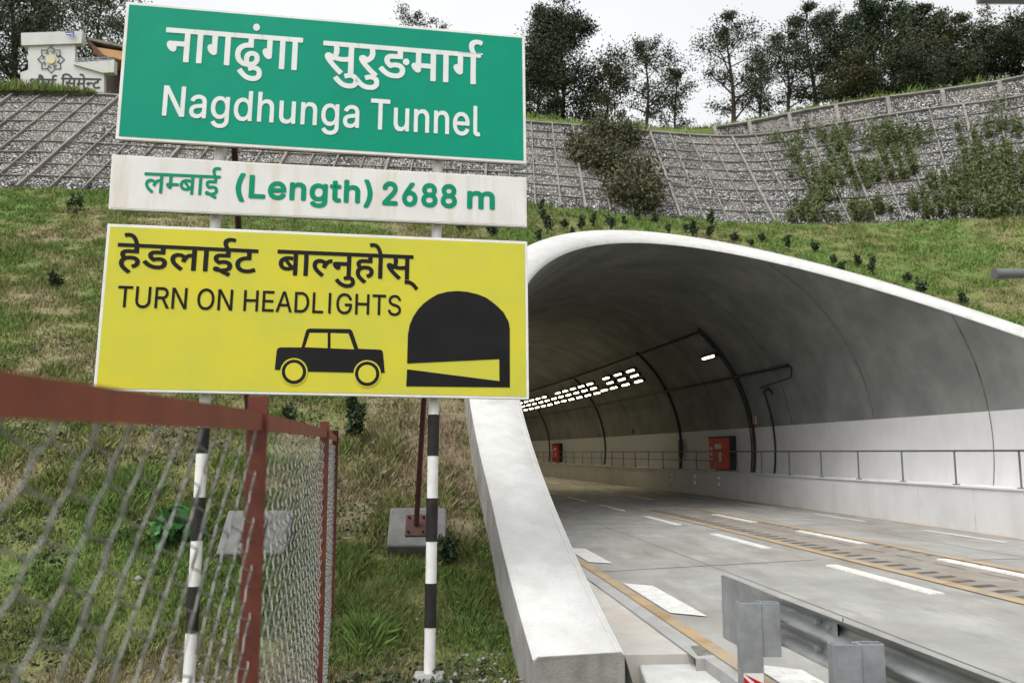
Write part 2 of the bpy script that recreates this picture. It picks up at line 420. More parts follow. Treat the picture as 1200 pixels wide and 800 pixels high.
# ------------------------------------------------------------------ the wall and hill lines, left to right
# column x in the photograph, y and depth of the foot of the stone wall, turn of the wall, y of its top, y of the crest
ST = [(-900, 225, 20.0, -14, 112, 108), (-500, 224, 22.0, -8, 110, 108), (-250, 222, 23.5, -3, 110, 108.5), (0, 220, 24.7, 0, 112, 110.5), (150, 225, 25.6, 0, 123, 121), (300, 229, 26.4, 0, 131, 127), (470, 234, 27.2, 0, 137, 131),
      (620, 240, 28.0, 0, 144, 138), (760, 252, 29.0, 0, 153, 148), (860, 262, 29.6, 0, 160, 153), (925, 263, 29.9, 2, 163, 148),
      (990, 262, 29.8, 8, 153, 134), (1050, 261, 29.4, 14, 143, 121), (1110, 258, 28.6, 20, 131, 113), (1160, 255, 27.6, 25, 124, 104), (1200, 250, 26.7, 29, 118, 97),
      (1300, 240, 24.6, 38, 104, 78), (1450, 225, 21.5, 50, 80, 50), (1750, 210, 18.0, 62, 60, 25), (2300, 200, 15.0, 72, 40, 0)]
ST = np.array(ST, float)
NC = 340
# resample by arc length of the wall foot
Bst = np.array([atY(x, y, d) for x, y, d, *_ in ST])
Bst[:, 2] = np.clip(Bst[:, 2], 8.6, 11)
L_ = np.concatenate([[0], np.cumsum(np.linalg.norm(np.diff(Bst[:, :2], axis=0), axis=1))])
def at_len(l, arr):
    # smooth (catmull-ish) interpolation through a small moving average of the linear one
    return sum(np.interp(l + o, L_, arr) for o in (-1.2, -.6, 0, .6, 1.2)) / 5
ll = np.linspace(0, L_[-1], NC)
B = np.stack([at_len(ll, Bst[:, k]) for k in range(3)], 1)
PHI = np.radians(at_len(ll, ST[:, 3]))
TY = at_len(ll, ST[:, 4]); CY = at_len(ll, ST[:, 5])
def hit_level(P, dirv, ypix):
    """walk from P along dirv until the point stands at height ypix in the view"""
    lo, hi = 0.0, 40.0
    for _ in range(40):
        m_ = (lo + hi) / 2; q = P + dirv * m_
        d = q[1] * cp + (q[2] - H) * sp; u = -q[1] * sp + (q[2] - H) * cp
        if 400 - F * u / max(d, .1) > ypix: lo = m_
        else: hi = m_
    return (lo + hi) / 2
SL = math.radians(42)
len1 = np.array([hit_level(B[i], np.array([math.sin(PHI[i]) * math.cos(SL), math.cos(PHI[i]) * math.cos(SL), math.sin(SL)]), TY[i]) for i in range(NC)])
i_ok = (ll > L_[2]) & (ll < L_[15])
len1 = np.clip(np.interp(ll, ll[i_ok], len1[i_ok]), 6, 16)
DIR = np.stack([np.sin(PHI) * math.cos(SL), np.cos(PHI) * math.cos(SL), np.full(NC, math.sin(SL))], 1)
Tp = B + DIR * len1[:, None]
# berm then upper band on the right only
HD = np.stack([np.sin(PHI), np.cos(PHI), np.zeros(NC)], 1)
has = np.clip((ll - L_[9]) / (L_[11] - L_[9]), 0, 1)
T2 = Tp + HD * (.12 + 1.0 * has)[:, None]
SL2 = math.radians(58)
DIR2 = np.stack([np.sin(PHI) * math.cos(SL2), np.cos(PHI) * math.cos(SL2), np.full(NC, math.sin(SL2))], 1)
len2 = np.array([hit_level(T2[i], DIR2[i], CY[i]) for i in range(NC)])
len2 = np.clip(np.interp(ll, ll[i_ok], len2[i_ok]), .05, 3.0)
C = T2 + DIR2 * len2[:, None]

# ------------------------------------------------------------------ ground, grass slope, hill behind
g_ = 1500.0
o = obj('ground', [(-g_, -g_, -.26), (g_, -g_, -.26), (g_, g_, -.26), (-g_, g_, -.26)], [(0, 1, 2, 3)], mat('far_ground', (0.12, 0.12, 0.07), (0.16, 0.14, 0.09), .3, .95))
tag(o, kind='structure')

def slope_z(x, y):
    s, u = su(x, y)
    pl = KS * (s - S0 - MU * u)
    off = .10 + .48 * np.clip((-u - 5.0) / 1.2, 0, 1)
    z = pl - off
    lo = -.2 + .27 * np.clip((-u - 4.9) / .5, 0, 1) + .05 * (fnoise(x, y, .8, 3) - .5)
    k = .12
    h = np.clip(.5 + .5 * (z - lo) / k, 0, 1)
    z = lo * (1 - h) + z * h + k * h * (1 - h)
    z = z + (.16 * (fnoise(x, y, .35, 5) - .5) + .07 * (fnoise(x, y, 1.7, 9, 2) - .5)) * np.clip((z + .2) * 2, 0, 1)
    return z
NR = 190
rows = []
fx = np.interp(np.arange(NC), [0, NC - 1], [-14.0, 26.0])
fx = np.interp(B[:, 0], [B[:, 0].min(), B[:, 0].max()], [-16, 24])
Ffoot = np.stack([fx, np.full(NC, -6.0)], 1)
tt = np.linspace(0, 1, NR) ** .9
GX = Ffoot[None, :, 0] * (1 - tt[:, None]) + B[None, :, 0] * tt[:, None]
GY = Ffoot[None, :, 1] * (1 - tt[:, None]) + B[None, :, 1] * tt[:, None]
GZ = slope_z(GX, GY)
zB = GZ[-1]
w_ = np.clip((tt[:, None] - .35) / .65, 0, 1) ** 1.6
GZ = GZ + (B[None, :, 2] - zB[None, :]) * w_
# flat shelf for the road outside the tunnel on the right
Gs, Gu = su(GX, GY)
pl_ = KS * (Gs - S0 - MU * Gu)
rad = np.hypot(Gu, pl_ - HC)
near_ = np.clip((R + 2.2 - rad) / 1.2, 0, 1) * (pl_ > .3)
GZ = GZ * (1 - near_) + np.minimum(GZ, pl_ - .05 - .5 * np.clip((-Gu - 5.0) / 1.2, 0, 1) * np.clip((4.5 - pl_) / 2, 0, 1)) * near_
rad = np.hypot(Gu, GZ - HC)
inside_tube = ((rad < R + .12) | ((np.abs(Gu) < R - .2) & (GZ < HC))) & (Gs > S0 + MU * Gu - .2)
roadzone = (Gu > -5.3) & (Gu < 14) & (Gs < 30)
GZ = np.where((Gu > -5.2) & (Gu < R + .3) & (GZ < 1.0) & (Gs < S0 + MU * Gu + .6), -.2, GZ)
GV = np.stack([GX, GY, GZ], -1)
fc = grid_faces(NR, NC)
inside = inside_tube.ravel()
fc = fc[~(inside[fc].sum(1) >= 1)]
tint_g = np.clip(.18 + .85 * (fnoise(GX, GY, .45, 21, 4) - .18) * 1.15, 0, 1)
dry = np.exp(-(((GX + .9) / 1.5) ** 2 + ((GY - 10.5) / 2.0) ** 2))            # straw patch behind the sign
dry2 = np.exp(-(((GX + 1.2) / 3.0) ** 2 + ((GY - 6.3) / .8) ** 2))             # bare ground at the slope foot
dry3 = np.exp(-(((GX - 13.5) / 3.5) ** 2 + ((GY - 22.5) / 2.2) ** 2))
def tint_at(x, y):
    t = np.clip(.16 + 1.0 * (fnoise(x, y, .45, 21, 4) - .10) * 1.05, 0, 1) + .45 * (fnoise(x, y, 2.3, 31, 2) - .5)
    t = t + .12 * np.clip((x - 2) / 4, 0, 1) - .38 * np.exp(-(((x + .9) / 1.5) ** 2 + ((y - 10.3) / 2.2) ** 2)) - .5 * np.exp(-(((x + 1.2) / 3.0) ** 2 + ((y - 6.3) / .7) ** 2)) \
        - .3 * np.exp(-(((x - 14) / 2.5) ** 2 + ((y - 22.5) / 2.0) ** 2)) - .10 * np.exp(-((x - 2) / 6) ** 2 - ((y - 25) / 3.5) ** 2)
    return np.clip(t, 0, 1)
hillside = obj('grass_slope', GV.reshape(-1, 3), fc, M['soil'], smooth=True)
set_attr(hillside, tint_at(GX, GY).ravel() * .85)
tag(hillside, kind='structure')

# hill behind the crest
Ru = [0, .6, 3, 8, 16, 32, 70, 140]
HV = []
for k, q in enumerate(Ru):
    P = C + HD * q
    # stays just under the line of sight that grazes the crest
    sl = (C[:, 2] - H) / np.hypot(C[:, 0], C[:, 1])
    P = P.copy()
    P[:, 2] = C[:, 2] + np.minimum(q, 45) * (sl * .80) + (0.5 * (fnoise(P[:, 0], P[:, 1], .15, 40) - .5) * min(q, 3) / 3 if q else 0)
    if k == 0: P[:, 2] -= .02
    HV.append(P)
HV = np.array(HV)
o = obj('hill_top', HV.reshape(-1, 3), grid_faces(len(Ru), NC), M['soil'], smooth=True)
set_attr(o, np.full(len(Ru) * NC, .62) + .3 * (fnoise(HV[..., 0], HV[..., 1], .4, 2).ravel() - .5))
tag(o, kind='structure')
def hill_z(x, y):
    """height of the ground behind the crest"""
    d = np.hypot(HV[..., 0] - x, HV[..., 1] - y); i, j = np.unravel_index(d.argmin(), d.shape)
    best = HV[i, j, 2]
    w = 1 / (d.ravel() + .05) ** 3; idx = np.argsort(d.ravel())[:4]
    return float((HV[..., 2].ravel()[idx] * w[idx]).sum() / w[idx].sum())

# ------------------------------------------------------------------ the stone-packed retaining wall
wall = empty('retaining_wall', B[NC // 2], 'long grey stone packed retaining wall with concrete grid above the grass slope', 'retaining wall')
NW = 24
rowsW = []
for k in range(NW + 1):
    t = k / NW
    P = B + DIR * (len1 * t)[:, None]
    P = P + np.array([0, 0, .10]) * (fnoise(ll, np.full(NC, k * .5), .9, 60) - .5)[:, None]
    rowsW.append(P)
rowsW = np.array(rowsW)
rowsW[0, :, 2] -= .5
obj('stone_fill', rowsW.reshape(-1, 3), grid_faces(NW + 1, NC), M['stones'], wall, smooth=True)
def wall_pt(l, t):
    b = np.array([np.interp(l, ll, B[:, k]) for k in range(3)]); d = np.array([np.interp(l, ll, DIR[:, k]) for k in range(3)])
    return b + d * np.interp(l, ll, len1) * t
def wall_nrm(l):
    ph = np.interp(l, ll, PHI); return np.array([-math.sin(ph) * math.sin(SL), -math.cos(ph) * math.sin(SL), math.cos(SL)])
ribs = MB()
def rib(lA, tA, lB, tB, w, h, n, fnp=wall_pt):
    pts = [fnp(lA + (lB - lA) * i / n, tA + (tB - tA) * i / n) for i in range(n + 1)]
    for i in range(n):
        a, b2 = pts[i], pts[i + 1]
        d = b2 - a; Ln = np.linalg.norm(d); d = d / Ln
        nn = wall_nrm(lA + (lB - lA) * (i + .5) / n); nn = nn - d * (nn @ d); nn /= np.linalg.norm(nn)
        sd_ = np.cross(d, nn)
        ribs.box((a + b2) / 2 + nn * h * .3, (Ln / 2 + .01, w / 2, h / 2), (d, sd_, nn))
lmin, lmax = L_[1], L_[17]
l = lmin; k = 0
while l < lmax:
    thick = .085 if k % 4 == 0 else .045
    rib(l, 0, l, 1, thick, .14 if k % 4 == 0 else .10, 8)
    l += .86 + .06 * random.random(); k += 1
for j in range(1, 9):
    t = j / 9
    segs = int((lmax - lmin) / 1.2)
    rib(lmin, t, lmax, t, .035, .06, segs)
rib(lmin, 1, lmax, 1, .12, .12, 90)
ribs.build('concrete_grid', M['frame_concrete'], wall)
# upper band on the right
iU = np.where(has > .25)[0]
uw = empty('upper_stone_wall', T2[iU[len(iU) // 2]], 'narrow curved stone band with concrete ribs below the trees on the right', 'retaining wall')
rw_ = np.array([T2[iU] + DIR2[iU] * (len2[iU] * t)[:, None] - np.array([0, 0, .03]) for t in np.linspace(0, 1, 6)])
obj('stone_fill', rw_.reshape(-1, 3), grid_faces(6, len(iU)), M['stones'], uw, smooth=True)
ribs = MB()
def up_pt(l, t):
    b = np.array([np.interp(l, ll, T2[:, k]) for k in range(3)]); d = np.array([np.interp(l, ll, DIR2[:, k]) for k in range(3)])
    return b + d * np.interp(l, ll, len2) * t
l = ll[iU[0]]
while l < min(ll[iU[-1]], L_[17]):
    rib(l, 0, l, 1, .17, .14, 2, up_pt); l += 1.45
rib(ll[iU[0]], 1, min(ll[iU[-1]], L_[17]), 1, .14, .12, 30, up_pt)
ribs.build('concrete_rib', M['frame_concrete'], uw)
# berm between
bm_ = np.array([Tp - np.array([0, 0, .01]), (Tp + T2) / 2 + np.array([0, 0, .06]), T2 + np.array([0, 0, .02])])
o = obj('wall_berm', bm_.reshape(-1, 3), grid_faces(3, NC), M['soil'], smooth=True); set_attr(o, np.full(3 * NC, .7)); tag(o, kind='structure')
# left part: soil cover from berm to crest
iL = np.where(has <= .27)[0]
lc = np.array([T2[iL], T2[iL] + DIR2[iL] * (len2[iL] * .5)[:, None] + np.array([0, 0, .03]), C[iL]])
o = obj('crest_bank', lc.reshape(-1, 3), grid_faces(3, len(iL)), M['soil'], smooth=True); set_attr(o, np.full(3 * len(iL), .6)); tag(o, kind='structure')

# ------------------------------------------------------------------ road
S_END = 150.0
def strip(s0, s1, u0, u1, z=0.0, n=None):
    n = n or max(2, int(abs(s1 - s0) / 1.5) + 2)
    s = np.linspace(s0, s1, n)
    return np.concatenate([tp(s, u0, z), tp(s, u1, z)]), [(i, i + 1, n + i + 1, n + i) for i in range(n - 1)]
sA = np.linspace(-14, S_END, 130)
def left_edge(s): return np.where(s < 8.2, -4.72, np.where(s < 13.2, -4.72, -R + .05))
cols = np.linspace(0, 1, 12)
RV = np.array([tp(sA, left_edge(sA) + (np.where(sA < 16, 16.0, 5.3) - left_edge(sA)) * c, 0) for c in cols])
s_pos = np.array([s for s in sA])
road = obj('road', RV.reshape(-1, 3), grid_faces(len(cols), len(sA))[:, ::-1], M['road'])
tag(road, kind='structure')
# road side face towards the lower verge
V, Fq = strip(-14, 8.2, -4.72, -4.72); n = len(V) // 2; V[n:, 2] = -.3
obj('road_edge', V, Fq, M['gutter'], road)
def stripes(name, m, items, z):
    mb = MB()
    for s0, s1, ua, ub, skew in items:
        n = max(2, int((s1 - s0) / .8) + 2)
        s = np.linspace(0, 1, n)
        A_ = tp(s0 + (s1 - s0) * s, ua, z); Bq = tp(s0 + skew + (s1 - s0) * s, ub, z)
        mb.add(list(A_) + list(Bq), [(i, i + 1, n + i + 1, n + i) for i in range(n - 1)])
    return mb.build(name, m, road)
# concrete slab joints
stripes('slab_joint', M['joint'], [(s, s + .025, -4.45, 5.15, -.1) for s in (-3.2, 1.9, 7.0)] + [(s, s + .03, -4.45, -.55, 1.0) for s in (13.55, 20.2, 27, 34, 41, 48)] + [(s, s + .03, 1.9, 5.15, .2) for s in (14.2, 21, 28, 35, 42)] , .004)
stripes('slab_joint', M['faint_joint'], [(-12, 60, -2.62, -2.60, 0), (-12, 60, 3.0, 3.02, 0)], .004)
# centre drainage channel: stained edges, grooved blocks
stripes('channel_block', M['channel'], [(-10, 27, .02, 1.70, 0)], .004)
stripes('channel_edge_line', M['line_yellow'], [(-10, 27, -.20, .0, 0), (-10, 27, 1.66, 1.86, 0)], .012)
notch = [(s, s + .15, .10, .44, .09) for s in np.arange(-9.5, 26.5, .42)]
stripes('channel_slot', M['dark'], notch, .008)
stripes('channel_slot', M['joint'], [(s, s + .8, 1.02, 1.045, 0) for s in np.arange(-10, 26, 1.1)], .008)
stripes('channel_slot', M['joint'], [(s, s + .12, 1.50, 1.64, .05) for s in np.arange(-10, 26, .42)], .008)
# painted dashes
dl = [(s, s + 2.75, -.83, -.66, 0.0) for s in np.arange(11.05 - 5.15 * 4, 60, 5.15)]
dl += [(s, s + 2.75, 1.34, 1.50, 0.0) for s in np.arange(11.75 - 5.2 * 4, 27, 5.15)] + [(s, s + 2.75, 1.9, 2.05, 0.0) for s in np.arange(27.6 + 4.9, 70, 5.15)]
for q in dl: pass
mb = MB()
for s0, s1, ua, ub, _ in dl:     # raised road-marking strips, a centimetre thick
    n = 4; s = np.linspace(s0, s1, n)
    A_ = tp(s, ua, .022); Bq = tp(s, ub, .022); A0 = tp(s, ua - .01, 0.001); B0 = tp(s, ub + .01, 0.001)
    V = list(A_) + list(Bq) + list(A0) + list(B0)
    Fq = [(i, i + 1, n + i + 1, n + i) for i in range(n - 1)] + [(i, 2 * n + i, 2 * n + i + 1, i + 1) for i in range(n - 1)] + [(n + i, n + i + 1, 3 * n + i + 1, 3 * n + i) for i in range(n - 1)]
    Fq += [(0, n, 3 * n, 2 * n), (n - 1, 3 * n - 1, 4 * n - 1, 2 * n - 1)]
    mb = MB(); mb.add(V, Fq); mb.build('centre_dash', M['line_white'], road)
for s in np.arange(16.9 - 5.2 * 5, 70, 5.15): stripes('edge_dash', M['line_white'], [(s, s + 2.7, 4.28, 4.42, 0.0)], .008)
for s in np.arange(10.2 - 4.45 * 4, 60, 4.45): stripes('lane_edge_marking', M['line_white'], [(s, s + 2.15, -4.42, -4.08, -.25)], .012)
stripes('yellow_edge_line', M['line_yellow'], [(-14, 60, -4.60, -4.45, 0)], .008)
stripes('kerb_foot_stain', M['rust_edge'], [(-14, 60, 5.0, 5.17, 0)], .004)

# ------------------------------------------------------------------ tunnel
tun = empty('road_tunnel', tp(S0, 0, 0), 'curving concrete road tunnel with a white oblique arched portal in the grass slope', 'tunnel')
na, ns = 97, 120
a = np.linspace(0, 1, na)
u_, z_ = section(a)
wmask = a
# split at the top of the white band
def tube_part(name, m, amin, amax, r, n_a, s_extra=0.0, s_end=S_END, pw=2.0, n_s=ns, flip=False):
    aa = np.linspace(amin, amax, n_a); uu, zz = section(aa, r)
    if name == 'outer_shell': uu = uu * (1 - .0135 * np.clip(1 - np.abs(zz - 1.35) / 1.35, 0, 1) ** .7)
    st = s_rim(uu, np.maximum(zz, .3)) + .01 + s_extra
    tS = np.linspace(0, 1, n_s) ** pw
    V = []
    for q in tS:
        V.append(tp(st * (1 - q) + s_end * q, uu, zz))
    fcs = grid_faces(n_s, n_a)
    if flip: fcs = fcs[:, ::-1]
    return obj(name, np.array(V).reshape(-1, 3), fcs, m, tun, smooth=True)
a0 = math.asin(HC / R)
def a_of_z(z):   # left-hand parameter of a height on the section
    ang = math.pi - math.asin((z - HC) / R)
    return (math.pi + a0 - ang) / (math.pi + 2 * a0)
aw = a_of_z(HB)
tube_part('lining', M['lining'], aw, 1 - aw, R, 81)
tube_part('white_wall_band', M['white_paint'], 0, aw, R, 10)
tube_part('white_wall_band', M['white_paint'], 1 - aw, 1, R, 10)
tube_part('outer_shell', M['concrete'], 0, 1, R + RW, 61, .0, 30.0, 1.0, 12, True)
# the sloping face of the portal
na2 = 121
Vr = []
ZF = .3      # the sloping face starts this high above the road; below it stands a vertical foot
prof = [(0.0, 0.0), (0.03, .03), (RW - .03, .03), (RW + .004, 0.0), (RW + .004, -.60), (.06, .034), (.005, .009)]
for dr, dn in prof:
    Rr = R + dr; a00 = math.asin(HC / Rr); aF = (math.asin(HC / Rr) - math.asin((HC - ZF) / Rr)) / (math.pi + 2 * a00)
    uu, zz = section(np.linspace(aF, 1 - aF, na2), Rr)
    if dr > .3: uu = uu * (1 - .0135 * np.clip(1 - np.abs(zz - 1.35) / 1.35, 0, 1) ** .7)
    st = s_rim(uu, zz)
    if dr > .01 and dn > -.1: dn = dn + .075 * np.clip((zz - 2.2) / 4, 0, 1)
    P = tp(st - dn * .38, uu, zz + dn * .92)
    Vr.append(P)
Vr = np.array(Vr)
# carry the feet down to the verge
foot_dn = Vr.copy()
rim = obj('portal_rim', Vr[:4].reshape(-1, 3), grid_faces(4, na2), M['concrete_white'], tun)
obj('rim_side', Vr[3:5].reshape(-1, 3), grid_faces(2, na2), M['concrete'], tun)
obj('inner_edge_line', Vr[5:7].reshape(-1, 3), grid_faces(2, na2), M['line_white'], rim)
# feet blocks
for side in (0, -1):
    top = Vr[:4, side]
    outv = tp(S0 - 3, 0, 0) - tp(S0, 0, 0); outv /= np.linalg.norm(outv)
    mb = MB()
    top = [Vr[k, side] + outv * .012 for k in range(4)]
    poly = top + [top[3] * [1, 1, 0] + [0, 0, -.3], top[0] * [1, 1, 0] + [0, 0, -.3]]
    mb.prism(poly, -outv * 1.2)
    bevel(mb.build('portal_foot', M['concrete'], tun), .012)
# thin white chamfer line along the inner edge
# construction joints: narrow dark arcs set on the lining
def ring(name, m, s, w, a1=aw + .002, a2=1 - aw - .002, n=60, lift=.006):
    aa = np.linspace(a1, a2, n); uu, zz = section(aa, R - lift)
    smin = s_rim(uu, zz)
    ok = smin + .02 < s
    P = tp(s, uu, zz); Q = tp(s + w, uu, zz)
    Fq = [(i, i + 1, n + i + 1, n + i) for i in range(n - 1) if ok[i] and ok[i + 1]]
    return obj(name, np.concatenate([P, Q]), Fq, m, tun)
for s in (18.9, 28.6, 41.4, 53, 65, 77): ring('construction_joint', M['joint'], s, .05)
for s in (23.6, 15.2, 35.0, 47): ring('construction_joint', M['faint_joint'], s, .09)
ring('band_joint', M['joint'], 18.9, .03, 1 - aw, .99, 12)
# walkways
def walkway(sgn, sstart):
    mb = MB()
    s = np.concatenate([np.arange(sstart, 60, 2.0), np.arange(60, S_END, 6)])
    ui = 5.19 * sgn; n = len(s)
    P = [tp(s, ui, 0.0), tp(s, ui, .97), tp(s, ui - .03 * sgn, .97), tp(s, ui - .03 * sgn, 1.01), tp(s, 6.02 * sgn, 1.01)]
    V = np.concatenate(P); Fq = []
    for r_ in range(4):
        for i in range(n - 1): Fq.append((r_ * n + i, r_ * n + i + 1, (r_ + 1) * n + i + 1, (r_ + 1) * n + i))
    Fq.append(tuple(r_ * n for r_ in range(5)) + ())
    mb.add(V, Fq)
    o = mb.build('walkway', M['walkway'], tun)
    jt = MB()
    for q in np.arange(sstart + .3, 90, 2.05):
        A_ = tp([q, q + .025], ui - .005 * sgn, .03); Bq = tp([q, q + .025], ui - .005 * sgn, .95)
        jt.add([A_[0], A_[1], Bq[1], Bq[0]], [(0, 1, 2, 3)])
    jt.build('panel_joint', M['line_white'], o)
    return o
wr_ = walkway(1, 2.0)
wl_ = walkway(-1, 24.0)
# reflector studs in pairs on the walkway face
st_ = MB()
for s in (33.6, 36.2, 39.0):
    for z in (.48, .74):
        c = tp(s, 5.17, z); st_.box(c, (.035, .10, .06), (np.array([1, 0, 0]), np.array([-.17, .98, 0]), np.array([0, 0, 1])))
bevel(st_.build('wall_reflector', M['sticker_white'], tun), .01)
# end closing
aa = np.linspace(0, 1, 40); uu, zz = section(aa)
obj('far_end', tp(S_END - .5, uu * 1.01, zz), [tuple(range(40))], M['lining'], tun)

# handrail on the right walkway
rail = empty('handrail', tp(16, 5.3, 1.0), 'grey steel handrail with slim posts running along the right tunnel walkway', 'handrail')
ZR = 1.79
def rtube(name, pts, r, m, parent, n=8):
    mb = MB(); mb.tube(pts, r, n); return mb.build(name, m, parent, True)
rtube('top_rail', tp(np.arange(2.5, 110, 1.5), 5.30, ZR), .024, M['rail_steel'], rail)
rtube('middle_rail', tp(np.arange(34.3, 110, 1.5), 5.30, 1.42), .018, M['rail_steel'], rail)
for s in np.arange(17.35 - 2.1 * 7, 100, 2.1):
    mb = MB()
    mb.tube([tp(s, 5.30, 1.0), tp(s, 5.30, ZR)], .022, 6)
    c = tp(s, 5.30, 1.02); mb.box(c, (.06, .06, .012))
    mb.build('post', M['rail_steel'], rail)

# conduits
cd = empty('cable_conduit', tp(31.7, 5.8, 1.0), 'black cable conduits running along and around the tunnel lining', 'conduit')
mb = MB(); mb.tube(tp(np.arange(31.7, 120, 2), 3.90, 6.30), .055, 6); mb.build('upper_conduit', M['black_metal'], cd, True)
mb = MB(); mb.tube(tp(np.arange(27.4, 120, 2), 5.18, 4.58), .045, 6)
mb.tube([tp(27.4, 5.18, 4.58), tp(27.2, 5.2, 4.5), tp(27.5, 5.3, 4.2), tp(30, 5.38, 4.05)], .025, 6); mb.build('lower_conduit', M['black_metal'], cd, True)
def arc_tube(s, z0, z1, r, n=24, inset=.05):
    aL = 1 - a_of_z(z0); aR = 1 - a_of_z(z1)
    uu, zz = section(np.linspace(aL, aR, n), R - inset)
    return list(tp(s, uu, zz))
mb = MB(); mb.tube(arc_tube(31.7, 1.02, 6.45, .05), .06, 6); mb.tube(arc_tube(31.95, 1.02, 6.3, .05), .025, 6); mb.build('wall_conduit', M['black_metal'], cd, True)
mb = MB(); mb.tube(arc_tube(39.5, 1.02, 6.45, .05), .06, 6); mb.build('wall_conduit', M['black_metal'], cd, True)
mb = MB(); mb.tube(arc_tube(30.0, 1.02, 3.95, .05) + [tp(29.6, 5.50, 4.0), tp(29.4, 5.55, 3.8)], .035, 6); mb.build('wall_conduit', M['black_metal'], cd, True)
for s in (52, 66, 80):
    mb = MB(); mb.tube(arc_tube(s, 1.02, 6.3, .05), .05, 6); mb.build('wall_conduit', M['black_metal'], cd, True)
c = tp(39.2, 5.72, 1.95)
o = MB(); o.box(c, (.09, .12, .38)); bx_ = bevel(o.build('junction_box', M['black_metal'], None, loc=tuple(c)), .02)
tag(bx_, 'small black junction box on the conduit beside the far handrail', 'junction box')
c = tp(31.3, 5.72, 2.95)
o = MB(); o.box(c, (.04, .16, .16)); bx_ = bevel(o.build('wall_plate', mat('pink_plate', (.30, .20, .17), (.40, .32, .28), 14, .6), None, loc=tuple(c)), .01)
tag(bx_, 'small square pinkish plate high on the lining beside the cable ring', 'plate')
for s, z in ((46.5, 2.9), (53, 2.85)):
    c = tp(s, 5.75, z); o = MB(); o.box(c, (.05, .14, .14)); b_ = bevel(o.build('wall_lamp_box', M['concrete'], None, loc=tuple(c)), .02)
    tag(b_, 'small pale square box on the lining above the far wall band, ' + ('nearer of two' if s < 50 else 'farther of two'), 'box')

# lamps on the lining
def lamp(s, u, label, grp='ceiling lamps in the tunnel', glow=0):
    z = HC + math.sqrt(R * R - u * u)
    c = tp(s, u, z); th = TH0 + KAP * s
    ang = math.atan2(z - HC, u)
    n_in = -np.array([math.cos(ang) * math.cos(th), -math.cos(ang) * math.sin(th), math.sin(ang)])
    al = np.array([math.sin(th), math.cos(th), 0]); sd_ = np.cross(al, n_in)
    r = empty('tunnel_lamp', c, label, 'lamp', grp)
    mb = MB(); mb.box(c + n_in * .07, (.72, .085, .06), (al, sd_, n_in)); bevel(mb.build('housing', M['black_metal'], r), .01)
    mb = MB(); mb.box(c + n_in * .135, (.58, .036, .012), (al, sd_, n_in)); mb.build('lit_panel', M['light'], r)
    if glow:
        ld = bpy.data.lights.new('lamp_glow', 'AREA'); ld.shape = 'RECTANGLE'; ld.size = 1.1; ld.size_y = .07; ld.energy = glow; ld.color = (1.0, .84, .52); ld.spread = math.radians(140)
        lo = bpy.data.objects.new('lamp_glow', ld); COL.objects.link(lo); lo.parent = r
        q = n_in * .16; lo.location = q
        Mx = Matrix((al, np.cross(n_in * -1, al) * 1.0, -n_in)).transposed(); lo.rotation_euler = Mx.to_euler()
    return r
def copy_thing(r, label=None):
    q = r.copy(); COL.objects.link(q)
    for ch in list(r.children):
        c = ch.copy(); COL.objects.link(c); c.parent = q
        for gch in list(ch.children):
            d = gch.copy(); COL.objects.link(d); d.parent = c
    if label: q['label'] = label
    return q
lamp(32.8, 4.68, 'single lit lamp alone on the lining, nearest of the tunnel lamps')
US = (4.38, 4.60, 4.81)
k = 0
ROWN = ('top', 'middle', 'bottom'); ORD = ['first', 'second', 'third', 'fourth', 'fifth', 'sixth', 'seventh', 'eighth', 'ninth', 'tenth']
def cluster(ss, us, du, where):
    for i, s in enumerate(ss):
        for u in us:
            lamp(s, u + du, 'bright white lamp, %s row, %s column from the right in the %s lamp cluster' % (ROWN[US.index(u)], ORD[i], where), where + ' tunnel lamp cluster', glow=150 if (u == us[1] and i % 3 == 1) else 0)
cluster([42.1, 44.25, 46.4], US, 0, 'nearest')
lamp(48.2, US[2], 'single bright lamp in the gap between the first two lamp clusters')
cluster(list(49.85 + 1.95 * np.arange(5)), US, .04, 'middle')
for i, u in enumerate(US[1:]): lamp(59.5, u + .04, ('upper', 'lower')[i] + ' bright lamp of the pair between the middle and far lamp clusters', 'lamp pair between clusters')
cluster(list(61.6 + 1.95 * np.arange(8)), US, .06, 'far')
lampcol = None

# fire cabinets
def cabinet(s, label):
    th = TH0 + KAP * s
    al = np.array([math.sin(th), math.cos(th), 0]); ac = np.array([math.cos(th), -math.sin(th), 0]); up = np.array([0, 0, 1.])
    c = tp(s, 5.72, 1.72)
    r = empty('hydrant_cabinet', tp(s, 5.62, 1.01), label, 'cabinet')
    mb = MB(); mb.box(c, (1.05, .08, .62), (al, ac, up)); bevel(mb.build('cabinet_body', M['red_box'], r), .015)
    mb = MB(); mb.box(c - al * 1.13 + ac * .03, (.06, .12, .66), (al, ac, up)); mb.box(c + up * .65 + ac * .03, (1.15, .12, .035), (al, ac, up)); mb.build('side_frame', M['black_metal'], r)
    for q, hf in [(c - ac * .085 + al * .1 + up * .28, (.33, .006, .10)), (c - ac * .085 - al * .1 - up * .14, (.12, .006, .2))] + [(c - ac * .085 + al * .8 + up * (-.25 + .22 * k), (.10, .006, .06)) for k in range(3)]:
        mb = MB(); mb.box(q, hf, (al, ac, up)); mb.build('white_notice', M['letter_white'], r)
    return r
cabinet(34.6, 'red fire hydrant cabinet on the walkway behind the handrail, nearer of two')
cabinet(63.5, 'red fire hydrant cabinet far inside the tunnel beside the white portal leg')

